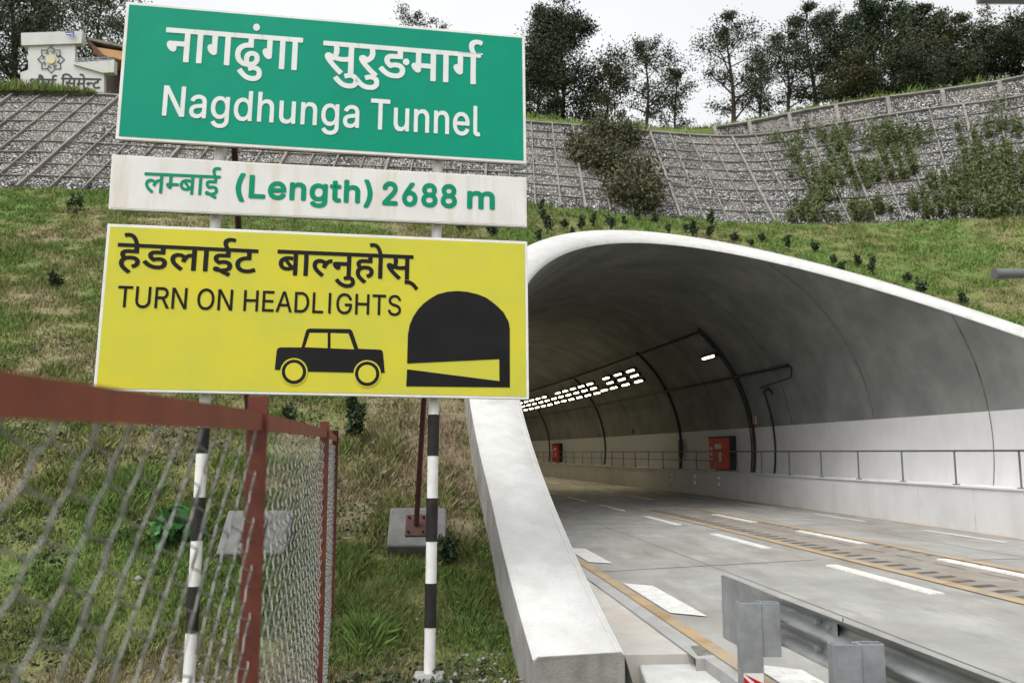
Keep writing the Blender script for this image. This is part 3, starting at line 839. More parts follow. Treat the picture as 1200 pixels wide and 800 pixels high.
# ------------------------------------------------------------------ slab, gutter and blocks at the left foot
def px_poly(name, pts, z, thick, m, label=None, cat=None, bev=.0):
    P = [ground(x, y, z) for x, y in pts]
    c = np.mean(P, 0)
    mb = MB(); mb.prism(P, (0, 0, -thick))
    o = mb.build(name, m, None, loc=tuple(c))
    if bev: bevel(o, bev)
    if label: tag(o, label, cat)
    return o
o = px_poly('footpath', [(690, 767), (818, 765), (694, 683), (620, 600)], -.01, .3, M['slab'], bev=.006); tag(o, kind='structure')
V, Fq = strip(8.9, 24.2, -6.0, -4.80, -.014); o = obj('footpath_inside', V, Fq, M['slab']); tag(o, kind='structure')
V, Fq = strip(8.15, 40, -4.80, -4.61, .002); mb = MB()
n = len(V) // 2
V2 = V.copy(); V2[:, 2] = -.3
mb.add(list(V) + list(V2[[0, n]]), list(Fq) + [(0, n, 2 * n + 1, 2 * n)])
o = mb.build('gutter', M['gutter']); tag(o, kind='structure')
px_poly('gutter_end_block', [(817, 768), (850, 765), (838, 753), (808, 756)], .006, .3, M['kerb_dark'], 'dark weathered concrete end block of the gutter beside the yellow line', 'kerb block', .015)
px_poly('kerb_block', [(757, 799), (850, 799), (832, 772), (748, 775)], -.10, .3, M['concrete_white'], 'low white concrete block in front of the footpath slab', 'concrete block', .02)
px_poly('kerb_block', [(770, 850), (860, 850), (848, 803), (760, 804)], -.12, .3, M['concrete_white'], 'second low white concrete block at the bottom edge of the photo', 'concrete block', .02)

# ------------------------------------------------------------------ writing
def _font():
    try:
        p = os.path.join(bpy.utils.system_resource('DATAFILES'), 'fonts', 'Inter.woff2')
        if os.path.exists(p): return bpy.data.fonts.load(p)
    except Exception: pass
    return None
INTER = _font()
def fatten(V, Fs, r, n=10):
    """heavier strokes: the flat outline repeated on a small circle"""
    if r <= 0: return [(V, Fs)]
    return [(V + [r * math.cos(2 * math.pi * k / n), r * math.sin(2 * math.pi * k / n)], Fs) for k in range(n)] + [(V, Fs)]
def glyphs(body, font=None, offset=0.0, spacing=1.0):
    cu = bpy.data.curves.new('lettering', 'FONT')
    cu.body = body; cu.offset = offset; cu.space_character = spacing
    cu.resolution_u = 12
    if font: cu.font = font
    o = bpy.data.objects.new('lettering', cu); COL.objects.link(o)
    dg = bpy.context.evaluated_depsgraph_get(); dg.update()
    me = bpy.data.meshes.new_from_object(o.evaluated_get(dg))
    V = np.array([v.co[:2] for v in me.vertices]).reshape(-1, 2); Fs = [tuple(p.vertices) for p in me.polygons]
    bpy.data.objects.remove(o); bpy.data.curves.remove(cu); bpy.data.meshes.remove(me)
    return V, Fs
def draw_cap(ch):
    """D, P and R drawn stroke by stroke to the size of the face's own letters"""
    VI, _ = glyphs('I', INTER); V, _ = glyphs(ch, INTER)
    VL, _ = glyphs('L', INTER); q = VL[VL[:, 1] > VL[:, 1].max() * .5]; w = q[:, 0].max() - q[:, 0].min(); h = VI[:, 1].max(); x0 = V[:, 0].min(); x1 = V[:, 0].max()
    if ch == 'I':
        xm = (x0 + x1) / 2; return np.array([(xm - w / 2, 0), (xm + w / 2, 0), (xm + w / 2, h), (xm - w / 2, h)]), [(0, 1, 2, 3)]
    VV = [(x0, 0), (x0 + w, 0), (x0 + w, h), (x0, h)]; FF = [(0, 1, 2, 3)]
    yb = 0 if ch == 'D' else h * .44
    xr = x1 if ch != 'R' else x1 - .02
    hw = w * .92
    xm = x0 + w + (xr - x0 - w) * (.36 if ch == 'D' else .48)
    n = 18; out = [(x0 + w, h)]; inn = [(x0 + w, h - hw)]
    cy = (h + yb) / 2
    for k in range(n + 1):
        t = math.pi / 2 - math.pi * k / n
        out.append((xm + (xr - xm) * math.cos(t), cy + (h - yb) / 2 * math.sin(t)))
        inn.append((xm + (xr - xm - w) * math.cos(t), cy + ((h - yb) / 2 - hw) * math.sin(t)))
    out.append((x0 + w, yb)); inn.append((x0 + w, yb + hw))
    b = len(VV); m_ = len(out); VV += out + inn
    FF += [(b + i, b + i + 1, b + m_ + i + 1, b + m_ + i) for i in range(m_ - 1)]
    if ch == 'R':
        b = len(VV); VV += [(xm - .02, yb), (xm - .02 + w * 1.1, yb), (x1 + .02, 0), (x1 + .02 - w * 1.2, 0)]; FF.append((b, b + 1, b + 2, b + 3))
    return np.array(VV), FF
def latin(body, spacing=1.0):
    if INTER is None or not any(c in 'DPRI' for c in body): return glyphs(body, INTER, 0, spacing)
    VV = []; FF = []; n = 0; X = 0; VI, _ = glyphs('I', INTER)
    for c in body:
        a2, _ = glyphs(c + 'I', INTER); ad = a2[:, 0].max() - VI[:, 0].max()
        if c != ' ':
            V, Fs = draw_cap(c) if c in 'DPRI' else glyphs(c, INTER)
            VV.append(V + [X, 0]); FF += [tuple(i + n for i in f) for f in Fs]; n += len(V)
        X += ad * spacing
    return np.concatenate(VV), FF
def clip2(V, Fs, co, no):
    """keep the side of the line the normal points away from"""
    bm = bmesh.new(); vs = [bm.verts.new((x, y, 0)) for x, y in V]
    for f in Fs:
        try: bm.faces.new([vs[i] for i in f])
        except ValueError: pass
    bmesh.ops.bisect_plane(bm, geom=bm.verts[:] + bm.edges[:] + bm.faces[:], plane_co=(*co, 0), plane_no=(*no, 0), clear_outer=True)
    bm.verts.index_update()
    V2 = np.array([v.co[:2] for v in bm.verts]).reshape(-1, 2); F2 = [tuple(v.index for v in f.verts) for f in bm.faces]
    bm.free(); return V2, F2
OFF = 0.0
def adv(body):
    """advance of a run: where a following letter's headline would start"""
    V, _ = glyphs(body + '\u0930'); V0, _ = glyphs('\u0930')
    return V[:, 0].max() - V0[:, 0].max()
def low_stem(ch, off):
    V, Fs = glyphs(ch, None, off)
    m_ = V[V[:, 1] < V[:, 1].max() * .5]
    xr = m_[:, 0].max()
    # stem width measured on the bare vertical sign
    Vs, _ = glyphs('\u093e', None, off); q = Vs[Vs[:, 1] < .3]
    return xr - (q[:, 0].max() - q[:, 0].min()), xr
def deva(parts, off):
    """parts: plain runs, ('half', letter), ('reph', letter) - one joined word"""
    X = 0; VV = []; FF = []; n = 0
    def push(V, Fs, dx, dy=0.0):
        nonlocal n
        if len(V) == 0: return
        VV.append(V + [dx, dy]); FF.extend([tuple(i + n for i in f) for f in Fs]); n += len(V)
    for p in parts:
        if isinstance(p, str):
            V, Fs = glyphs(p, None, off); push(V, Fs, X); X += adv(p)
        elif p[0] == 'half':
            V, Fs = glyphs(p[1], None, off); xl, xr = low_stem(p[1], off)
            V, Fs = clip2(V, Fs, (xl - .0, 0), (1, 0)); push(V, Fs, X); X += xl - .0 + .0
        elif p[0] == 'reph':
            V, Fs = glyphs(p[1], None, off); push(V, Fs, X)
            xl, xr = low_stem(p[1][-1], off); xs = (adv(p[1][:-1]) if len(p[1]) > 1 else 0) + (xl + xr) / 2
            Vi, Fi = glyphs('\u0908', None, off); top = glyphs('\u0930', None, off)[0][:, 1].max()
            Vh, Fh = clip2(Vi, Fi, (0, top - .012), (0, -1))
            foot = Vh[Vh[:, 1] < top + .03]
            foot = foot[np.abs(foot[:, 0] - np.median(foot[:, 0])) < .15] if len(foot) else Vh
            push(Vh, Fh, X + xs - foot[:, 0].mean()); X += adv(p[1])
        elif p[0] == 'i':          # short i sign stands before the letter it follows in reading
            V, Fs = glyphs('\u093f', None, off); V[:, 0] -= 0
            push(V, Fs, X); X += adv('\u093e') * 1.0
    return np.concatenate(VV), FF

class Board:
    """a flat board in space: origin, right, up, out (towards the viewer)"""
    def __init__(s, o, e1, e2, n): s.o, s.e1, s.e2, s.n = o, e1, e2, n
    def uv(s, px, py):
        r = ray(px, py); c = np.array([0, 0, H]); t = ((s.o - c) @ s.n) / (r @ s.n)
        P = c + r * t - s.o; return np.array([P @ s.e1, P @ s.e2])
    def w(s, uv, d=0.0):
        uv = np.asarray(uv, float).reshape(-1, 2)
        return s.o + uv[:, :1] * s.e1 + uv[:, 1:] * s.e2 + s.n * d
def place(bd, name, V, Fs, pA, pB, hpix, m, parent, d, y0=None, y1=None, ax='base', fat=0.0):
    """fit lettering: left end pA and right end pB (photo points on its base or head line), letter height hpix at its middle"""
    A_, Bq = bd.uv(*pA), bd.uv(*pB)
    mid = ((pA[0] + pB[0]) / 2, (pA[1] + pB[1]) / 2)
    hh = abs(bd.uv(mid[0], mid[1])[1] - bd.uv(mid[0], mid[1] + hpix)[1])
    V = V.copy()
    x0, x1 = V[:, 0].min(), V[:, 0].max()
    if y0 is None: y0 = 0.0
    sx = np.linalg.norm(Bq - A_) / (x1 - x0); sy = hh / (y1 - y0)
    ex = (Bq - A_) / np.linalg.norm(Bq - A_); ey = np.array([0, 1.]); ex = np.array([ex[0], ex[1]])
    yy = (V[:, 1] - (y0 if ax == 'base' else y1)) * sy
    P = A_ + ((V[:, 0] - x0) * sx)[:, None] * ex + yy[:, None] * ey
    mb = MB()
    for q, (V_, F_) in enumerate(fatten(P, Fs, fat * hh)): mb.add(bd.w(V_, d + q * .00012), F_)
    return mb.build(name, m, parent)
HEADTOP = None
def head_metrics(off):
    V, _ = glyphs('\u0930', None, off); Vs, _ = glyphs('\u093e', None, off)
    return Vs[:, 1].min(), Vs[:, 1].max()
def dword(bd, name, parts, pA, pB, hpix, m, parent, d, off):
    V, Fs = deva(parts, 0)
    lo, hi = head_metrics(0)
    # the head line's span fixes left and right
    hm = V[(V[:, 1] > hi - .03) & (V[:, 1] < hi + .004)]
    V = V.copy(); x0, x1 = hm[:, 0].min(), hm[:, 0].max()
    A_, Bq = bd.uv(*pA), bd.uv(*pB)
    mid = ((pA[0] + pB[0]) / 2, (pA[1] + pB[1]) / 2)
    hh = abs(bd.uv(mid[0], mid[1])[1] - bd.uv(mid[0], mid[1] + hpix)[1])
    sx = np.linalg.norm(Bq - A_) / (x1 - x0); sy = hh / (hi - lo)
    ex = (Bq - A_) / np.linalg.norm(Bq - A_)
    P = A_ + ((V[:, 0] - x0) * sx)[:, None] * ex + ((V[:, 1] - hi) * sy)[:, None] * np.array([0, 1.])
    mb = MB()
    for q, (V_, F_) in enumerate(fatten(P, Fs, off * hh)): mb.add(bd.w(V_, d + q * .00012), F_)
    return mb.build(name, m, parent)
def lword(bd, name, body, pA, pB, hpix, m, parent, d, off=0.0, spacing=1.0):
    V, Fs = latin(body, spacing)
    Vc, _ = glyphs('N', INTER, 0)
    return place(bd, name, V, Fs, pA, pB, hpix, m, parent, d, y0=Vc[:, 1].min(), y1=Vc[:, 1].max(), fat=off)

# ------------------------------------------------------------------ the sign
nv1 = ray(7058, 594); nv2 = ray(559, -4800)
e1 = nv1 / np.linalg.norm(nv1); e2 = nv2 - e1 * (nv2 @ e1); e2 /= np.linalg.norm(e2)
nn = np.cross(e1, e2); nn = nn if nn[1] < 0 else -nn
org = atY(617, 400, 6.75)
bd = Board(org, e1, e2, nn)
def rect_from(px4):
    q = [bd.uv(*p) for p in px4]     # TL TR BR BL
    l_ = (q[0][0] + q[3][0]) / 2; r_ = (q[1][0] + q[2][0]) / 2; t_ = (q[0][1] + q[1][1]) / 2; b_ = (q[2][1] + q[3][1]) / 2
    return q
sign = empty('road_sign', ground(503, 806, -.15), 'tall roadside sign with green, white and yellow boards on two striped poles', 'sign')
TH = .03
def panel(name, px4, m, inset=.022):
    q = np.array(rect_from(px4)); c = q.mean(0)
    mb = MB(); P = bd.w(q, 0); mb.prism(P, -bd.n * TH); o = mb.build(name, M['sign_border'], sign)
    bevel(o, .004)
    qi = q + np.sign(c - q) * inset
    mb = MB(); mb.add(bd.w(qi, .002), [(0, 1, 2, 3)]); mb.build('board_face', m, o)
    # folded stiffening flange behind
    fr = MB()
    for i in range(4):
        A_, Bq = bd.w(q[i] + np.sign(c - q[i]) * .03, -TH - .02)[0], bd.w(q[(i + 1) % 4] + np.sign(c - q[(i + 1) % 4]) * .03, -TH - .02)[0]
        dd = Bq - A_; Ln = np.linalg.norm(dd); dd /= Ln; fr.box((A_ + Bq) / 2, (Ln / 2, .02, .02), (dd, np.cross(dd, bd.n), bd.n))
    fr.build('back_frame', M['red_dark'], o)
    return o
pg = panel('green_board', [(148, 2), (615, 42), (617, 192), (135, 163)], M['sign_green'], .025)
pw_ = panel('white_board', [(131, 181), (617, 208), (617.5, 266), (127, 245)], M['sign_white'], .012)
py_ = panel('yellow_board', [(126, 262), (618, 283), (620, 468), (109, 458)], M['sign_yellow'], .022)
D = .005
O1 = .022
dword(bd, 'lettering', ['\u0928\u093e\u0917\u0922\u0941\u0902\u0917\u093e'], (196, 33.5), (354.5, 45.8), 37.5, M['letter_white'], pg, D, O1)
dword(bd, 'lettering', ['\u0938\u0941\u0930\u0941\u0919\u092e\u093e', ('reph', '\u0917')], (380, 49), (565, 64), 36, M['letter_white'], pg, D, O1)
lword(bd, 'lettering', 'Nagdhunga', (190.5, 135.5), (420, 150.0), 34.5, M['letter_white'], pg, D, .018, 1.04)
lword(bd, 'lettering', 'Tunnel', (434.5, 151.2), (562, 159.8), 35, M['letter_white'], pg, D, .018, 1.04)
dword(bd, 'lettering', ['\u0932', ('half', '\u092e'), '\u092c\u093e\u0908'], (170, 202.5), (258.5, 206.5), 23, M['letter_green'], pw_, D, .016)
lword(bd, 'lettering', '(Length)', (277, 230.5), (435, 238.0), 25, M['letter_green'], pw_, D, .05, 1.06)
lword(bd, 'lettering', '2688', (449, 239.4), (534, 242.9), 25.5, M['letter_green'], pw_, D, .05, 1.06)
lword(bd, 'lettering', 'm', (548.5, 243.6), (578.5, 244.8), 25, M['letter_green'], pw_, D, .05)
dword(bd, 'lettering', ['\u0939\u0947\u0921\u0932\u093e\u0908\u091f'], (139, 285.2), (302.5, 293), 27.5, M['letter_black'], py_, D, .022)
dword(bd, 'lettering', ['\u092c\u093e', ('half', '\u0932'), '\u0928\u0941\u0939\u094b\u0938\u094d'], (326, 293.2), (484, 299.8), 28, M['letter_black'], py_, D, .022)
lword(bd, 'lettering', 'TURN ON HEADLIGHTS', (137, 359.6), (469.5, 369.8), 24.3, M['letter_black'], py_, D, .008, 1.0)
def art(name, pts, m, parent, d):
    mb = MB(); q = [bd.uv(*p) for p in pts]; mb.add(bd.w(q, d), [tuple(range(len(q)))]); return mb.build(name, m, parent)
def disc(cx, cy, r, n=40): return [(cx + r * math.cos(2 * math.pi * k / n), cy - r * math.sin(2 * math.pi * k / n)) for k in range(n)]
arc_px = [(597.3, 385), (596, 377), (590, 366), (583.5, 359.5), (577, 354), (569, 348.5), (560, 345), (548, 342), (536, 341), (524, 342), (513, 344.8), (504, 350), (496, 356), (489.5, 363), (484, 371.5), (480, 381), (478, 392)]
art('tunnel_pictogram', [(476, 452.5), (597.4, 453.8)] + arc_px + [(477, 425.8), (585, 420.6), (585.2, 446.4), (477, 432.6)], M['letter_black'], py_, D)
art('car_pictogram', [(322, 433), (324.3, 411), (325.8, 408), (328.5, 406.9), (353.3, 407), (358.6, 388), (359.8, 386), (362.2, 384.9), (409.4, 385.6), (411.6, 386.4), (413, 388.2), (420, 408.6), (445.5, 409.6), (448, 410.8), (448.8, 413.5), (450.9, 436.7), (430, 436.9), (345, 435)], M['letter_black'], py_, D)
art('car_window', [(357.5, 406.8), (363, 390.2), (384, 390.3), (384, 408)], M['sign_yellow'], py_, D + .0015)
art('car_window', [(387.5, 390.4), (408.5, 391), (415, 409.2), (387.5, 408.2)], M['sign_yellow'], py_, D + .0015)
for cx, cy in ((344.6, 435.6), (430.3, 438.0)):
    art('wheel_arch', disc(cx, cy, 16), M['sign_yellow'], py_, D + .0015)
    art('wheel', disc(cx, cy, 14.3), M['letter_black'], py_, D + .003)
    art('wheel_centre', disc(cx, cy, 10.4), M['sign_yellow'], py_, D + .0045)

# poles, in a plane just behind the boards
bdp = Board(org - nn * (TH + .085), e1, e2, nn)
def pole(top, bot, bands):
    A_, Bq = bdp.w(bdp.uv(*top))[0], bdp.w(bdp.uv(*bot))[0]
    dd = Bq - A_; dd /= np.linalg.norm(dd)
    Bq = Bq + dd * .6
    mb = MB(); mb.tube([A_, Bq], .042, 20); o = mb.build('pole', M['pipe_white'], sign, True)
    for ya, yb in bands:
        f = lambda y: (top[0] + (bot[0] - top[0]) * (y - top[1]) / (bot[1] - top[1]), y)
        P, Q = bdp.w(bdp.uv(*f(ya)))[0], bdp.w(bdp.uv(*f(yb)))[0]
        mb = MB(); mb.tube([P, Q], .045, 20); mb.build('black_band', M['pipe_black'], o, True)
    return A_, Bq
pole((266, 30), (221.5, 790), [(501, 531), (582.6, 633), (686.6, 740.7)])
pole((515, 60), (503.3, 788), [(486, 534), (583.5, 634), (683, 734.6)])
for px_, py_b in ((503.3, 788), (221.5, 790)):
    q = bdp.w(bdp.uv(px_, py_b))[0]; zf = float(slope_z(np.array(q[0]), np.array(q[1])))
    mb = MB(); mb.box((q[0] - .002, q[1] - .04, zf - .08), (.11, .11, .13)); bevel(mb.build('pole_footing', M['concrete'], sign), .012)
# back braces with concrete footings
def footing(cx, cy, Y, w, label_plate=True):
    c = atY(cx, cy, Y)
    t_ = math.radians(44)
    ax0 = np.array([1, .06, 0]); ax0 /= np.linalg.norm(ax0)
    upn = np.array([0, -math.sin(t_), math.cos(t_)]); upn -= ax0 * (upn @ ax0); upn /= np.linalg.norm(upn)
    ax1 = np.cross(upn, ax0)
    mb = MB(); mb.box(c - upn * .2, (w / 2, w * .44, .2), (ax0, ax1, upn)); o = bevel(mb.build('footing', M['concrete_grey'], sign), .02, 3)
    mb = MB(); pc = c + upn * .008 - ax0 * .01; mb.box(pc, (.10, .13, .008), (ax0, ax1, upn))
    for i in (-1, 1):
        for j in (-1, 1): mb.tube([pc + ax0 * i * .07 + ax1 * j * .09, pc + ax0 * i * .07 + ax1 * j * .09 + upn * .04], .012, 6)
    mb.build('base_plate', M['red_dark'], o)
    return pc, upn
def slope_hit(px, py):
    r = ray(px, py); t = 3.0
    while t < 40:
        P = np.array([0, 0, H]) + r * t
        if P[2] < float(slope_z(np.array(P[0]), np.array(P[1]))): break
        t += .02
    return P
for (px, py, w, top) in ((489, 616, .55, (513.5, 110)), (299, 622, .60, (264, 110))):
    pc, un = footing(px, py, slope_hit(px, py + 22)[1] - .12, w)
    A_ = bdp.w(bdp.uv(*top))[0] + np.array([0.03, .07, 0])
    mb = MB(); mb.tube([A_, pc], .026, 12); mb.build('brace', M['red_dark'], sign, True)
# short cross members behind the boards
for ya in (60, 145, 225, 300, 430):
    A_, Bq = bdp.w(bdp.uv(200, ya - 2), .075)[0], bdp.w(bdp.uv(560, ya + 12), .075)[0]
    mb = MB(); dd = Bq - A_; Ln = np.linalg.norm(dd); dd /= Ln; mb.box((A_ + Bq) / 2 + nn * -.015, (Ln / 2, .02, .014), (dd, e2, nn)); mb.build('cross_bar', M['red_dark'], sign)

# ------------------------------------------------------------------ chain-link fence
FP = [np.array(p) for p in ((-.33, -1.0), (-.63, 2.12), (-1.005, 4.6), (-1.49, 7.25))]
fence = empty('chain_link_fence', (-.63, 2.12, -.2), 'chain link fence with rust red angle iron posts in the left foreground', 'fence')
tops = (1.86, 1.89, 1.915, 1.935)
for p, tz in zip(FP, tops):
    i = [k for k in range(4) if FP[k] is p][0]
    d = (FP[min(i + 1, 3)] - FP[max(i - 1, 0)]); d = d / np.linalg.norm(d)
    a3 = np.array([d[0], d[1], 0]); b3 = np.array([d[1], -d[0], 0])
    mb = MB(); zb = -.3
    hz = (tz - zb) / 2; zc = (tz + zb) / 2
    mb.box(np.array([p[0], p[1], zc]), (.003, .025, hz), (a3, b3, np.array([0, 0, 1.])))
    mb.box(np.array([p[0], p[1], zc]) + a3 * .029 - b3 * .022, (.026, .003, hz), (a3, b3, np.array([0, 0, 1.])))
    bevel(mb.build('post', M['red_paint'], fence), .0015)
ZRL = (1.776, 1.826, 1.852, 1.862)
for i in range(3):
    A_ = np.array([*FP[i], ZRL[i]]); Bq = np.array([*FP[i + 1], ZRL[i + 1]])
    d = Bq - A_; Ln = np.linalg.norm(d); d /= Ln; sd_ = np.cross(d, [0, 0, 1]); sd_ /= np.linalg.norm(sd_); up = np.cross(sd_, d)
    mb = MB(); mb.box((A_ + Bq) / 2 + sd_ * .01, (Ln / 2 - .006, .003, .022), (d, sd_, up)); mb.box((A_ + Bq) / 2 + up * .0215 - sd_ * .012, (Ln / 2 - .006, .019, .003), (d, sd_, up))
    mb.build('top_rail', M['red_rail'], fence)
# woven wire: each wire zigzags and hooks into its neighbour
seglen = [np.linalg.norm(FP[i + 1] - FP[i]) for i in range(3)]
cum = np.concatenate([[0], np.cumsum(seglen)])
def fpt(l, off=0.0):
    l = np.clip(l, 0, cum[-1] - 1e-6); i = np.clip(np.searchsorted(cum, l, side='right') - 1, 0, 2)
    P = np.array(FP); t = ((l - cum[i]) / np.array(seglen)[i])[:, None]
    d = (P[i + 1] - P[i]) / np.array(seglen)[i][:, None]
    return P[i] * (1 - t) + P[i + 1] * t + off[:, None] * np.stack([d[:, 1], -d[:, 0]], 1)
Wd, Hd = .062, .056
VV = []; FF = []; nb = 0
zz = np.arange(-.12, 1.79, Hd)
nw = int(cum[-1] / Wd)
for w in range(nw):
    l0 = w * Wd
    # three points per half period give the wire its soft bends
    zq = []; lq = []; oq = []
    for k, z in enumerate(zz):
        side = (k + w) % 2
        x = l0 + (Wd * 1.05 if side else -Wd * .05)
        for dz_, dx_ in ((-.019, -.005 if side else .005), (-.007, 0), (.007, 0), (.019, -.005 if side else .005)):
            zq.append(z + dz_); lq.append(x + dx_); oq.append(.005 * dz_ / .019)
    lq = np.array(lq) + .006 * np.sin(np.array(zq) * 3 + w * .7); P2 = fpt(lq, np.array(oq)); zq = np.array(zq) + .006 * np.sin(w * .9) 
    gz = np.interp(P2[:, 1], [5.3, 7.3], [0, .32])
    P3 = np.column_stack([P2, np.maximum(zq, gz - .12)])
    T = np.gradient(P3, axis=0); T /= np.linalg.norm(T, axis=1)[:, None] + 1e-9
    nrm = np.cross(T, [0.95, .12, 0.0]); nrm /= np.linalg.norm(nrm, axis=1)[:, None] + 1e-9; bi = np.cross(T, nrm)
    r_ = .0019
    ringp = [P3 + r_ * (math.cos(q) * nrm + math.sin(q) * bi) for q in (0, math.pi / 2, math.pi, 1.5 * math.pi)]
    n = len(P3); V = np.concatenate(ringp)
    idx = np.arange(n - 1)
    for k in range(4):
        k2 = (k + 1) % 4; FF.append(np.stack([k * n + idx, k * n + idx + 1, k2 * n + idx + 1, k2 * n + idx], 1) + nb)
    VV.append(V); nb += len(V)
obj('wire_mesh', np.concatenate(VV), np.concatenate(FF), M['wire'], fence, smooth=True)

# ------------------------------------------------------------------ guard rail
gr = empty('guard_rail', (1.65, 5.9, -.25), 'galvanised steel guard rail with a flared end in the bottom right corner', 'guard rail')
def gx(y): return 2.617 - .13 * y
# W section: (offset across towards road, height)
prof_w = [(.0, .0), (.012, .02), (.075, .055), (.083, .075), (.075, .097), (.012, .138), (.0, .155), (.012, .172), (.075, .213), (.083, .235), (.075, .255), (.012, .29), (.0, .31)]
ys = np.concatenate([np.linspace(-2.5, 5.85, 20), np.linspace(6.0, 7.12, 9)])
V = []
for y in ys:
    f = float(np.clip((y - 5.95) / .9, 0, 1)); f = f * f * (3 - 2 * f)
    for (o_, z) in prof_w:
        zz_ = .465 + z
        zf = .275 + z * (.5 / .31)
        oo = o_ * (1 - .93 * f) + .03 * f
        V.append((gx(y) + oo - .03 + .10 * f * 0, y, zz_ * (1 - f) + zf * f))
V = np.array(V)
mb_f = grid_faces(len(ys), len(prof_w))
beam = obj('beam', V, mb_f, M['galv'], gr, smooth=True)
sm = beam.modifiers.new('thickness', 'SOLIDIFY'); sm.thickness = .004
ss_ = beam.modifiers.new('smooth', 'SUBSURF'); ss_.levels = 1; ss_.render_levels = 2
# splice plates and nuts
mb = MB()
for z in (.541, .70):
    mb.box((gx(5.45) + .035, 5.45, z), (.005, .17, .045))
    for yy in (5.37, 5.53): mb.tube([(gx(yy) + .03, yy, z), (gx(yy) - .005, yy, z)], .017, 6)
bevel(mb.build('splice_plate', M['galv_post'], gr), .004)
mb = MB(); mb.box((gx(5.28) + .02 + .03, 5.28, .62), (.002, .005, .15)); mb.build('splice_seam', M['joint'], gr)
for y in (5.9, 4.65, 3.4, 2.15, .9, -.35):
    xb = gx(y); xp = xb - .30
    m_ = MB()
    hz = (.75 + .35) / 2; zc = (.75 - .35) / 2
    # C section: web facing the viewer, lips front to back
    m_.box((xp + .045, y, zc), (.075, .003, hz)); m_.box((xp - .030, y + .035, zc), (.003, .036, hz)); m_.box((xp + .12, y + .035, zc), (.003, .036, hz))
    m_.box((xp - .018, y + .070, zc), (.012, .003, hz)); m_.box((xp + .108, y + .07, zc), (.012, .003, hz))
    po = bevel(m_.build('post', M['galv_post'], gr), .002)
    s_ = MB(); s_.box((xp + .185, y + .012, .575), (.062, .003, .175)); s_.box((xp + .245, y + .05, .575), (.003, .04, .175)); s_.box((xp + .125, y + .05, .575), (.0025, .04, .175)); s_.box((xp + .185, y + .088, .575), (.062, .0025, .175))
    bevel(s_.build('spacer', M['galv_post'], po), .002)
    if y == 5.9:
        zt_ = .30; m2 = MB(); m2.box((xp + .052, y - .005, zt_ - .15), (.066, .001, .15)); st2 = m2.build('reflector', M['sticker_white'], po)
        m3 = MB()
        for k in range(-1, 5):
            x0_, x1_ = xp - .014, xp + .118; zb_ = zt_ - .3
            # diagonal bar, clipped to the sticker
            zl = zt_ - .02 - .085 * k; pts = [(x0_, zl), (x1_, zl - .13), (x1_, zl - .13 - .045), (x0_, zl - .045)]
            pts = [(a_, min(max(b_, zb_), zt_)) for a_, b_ in pts]
            if abs(pts[0][1] - pts[2][1]) > .03 and pts[1][1] < zt_ - .002: m3.add([(a_, y - .0075, b_) for a_, b_ in pts], [(0, 1, 2, 3)])
        m3.build('red_stripe', M['sticker_red'], st2)

# ------------------------------------------------------------------ steel frame just outside the right edge with two arms reaching into view
pf = empty('pipe_post', (1.75, 2.35, -.2), 'grey steel pipe post whose two arms poke in at the right edge', 'post')
mb = MB(); mb.tube([(1.75, 2.5, -.3), (1.75, 2.5, 3.4)], .05, 14); mb.build('upright', M['galv_post'], pf, True)
Pa = atY(1165, 321, 2.5); mb = MB(); mb.tube([Pa, Pa + [.022, 0, 0], (1.75, 2.5, Pa[2] + .005)], [.019, .015, .015], 14); mb.build('arm', M['rail_steel'], pf, True)
Pb = atY(1148, -2, 2.5); mb = MB(); mb.box(((Pb[0] + 1.75) / 2, 2.5, Pb[2] + .006), ((1.75 - Pb[0]) / 2, .02, .016)); mb.build('arm', M['rail_steel'], pf)

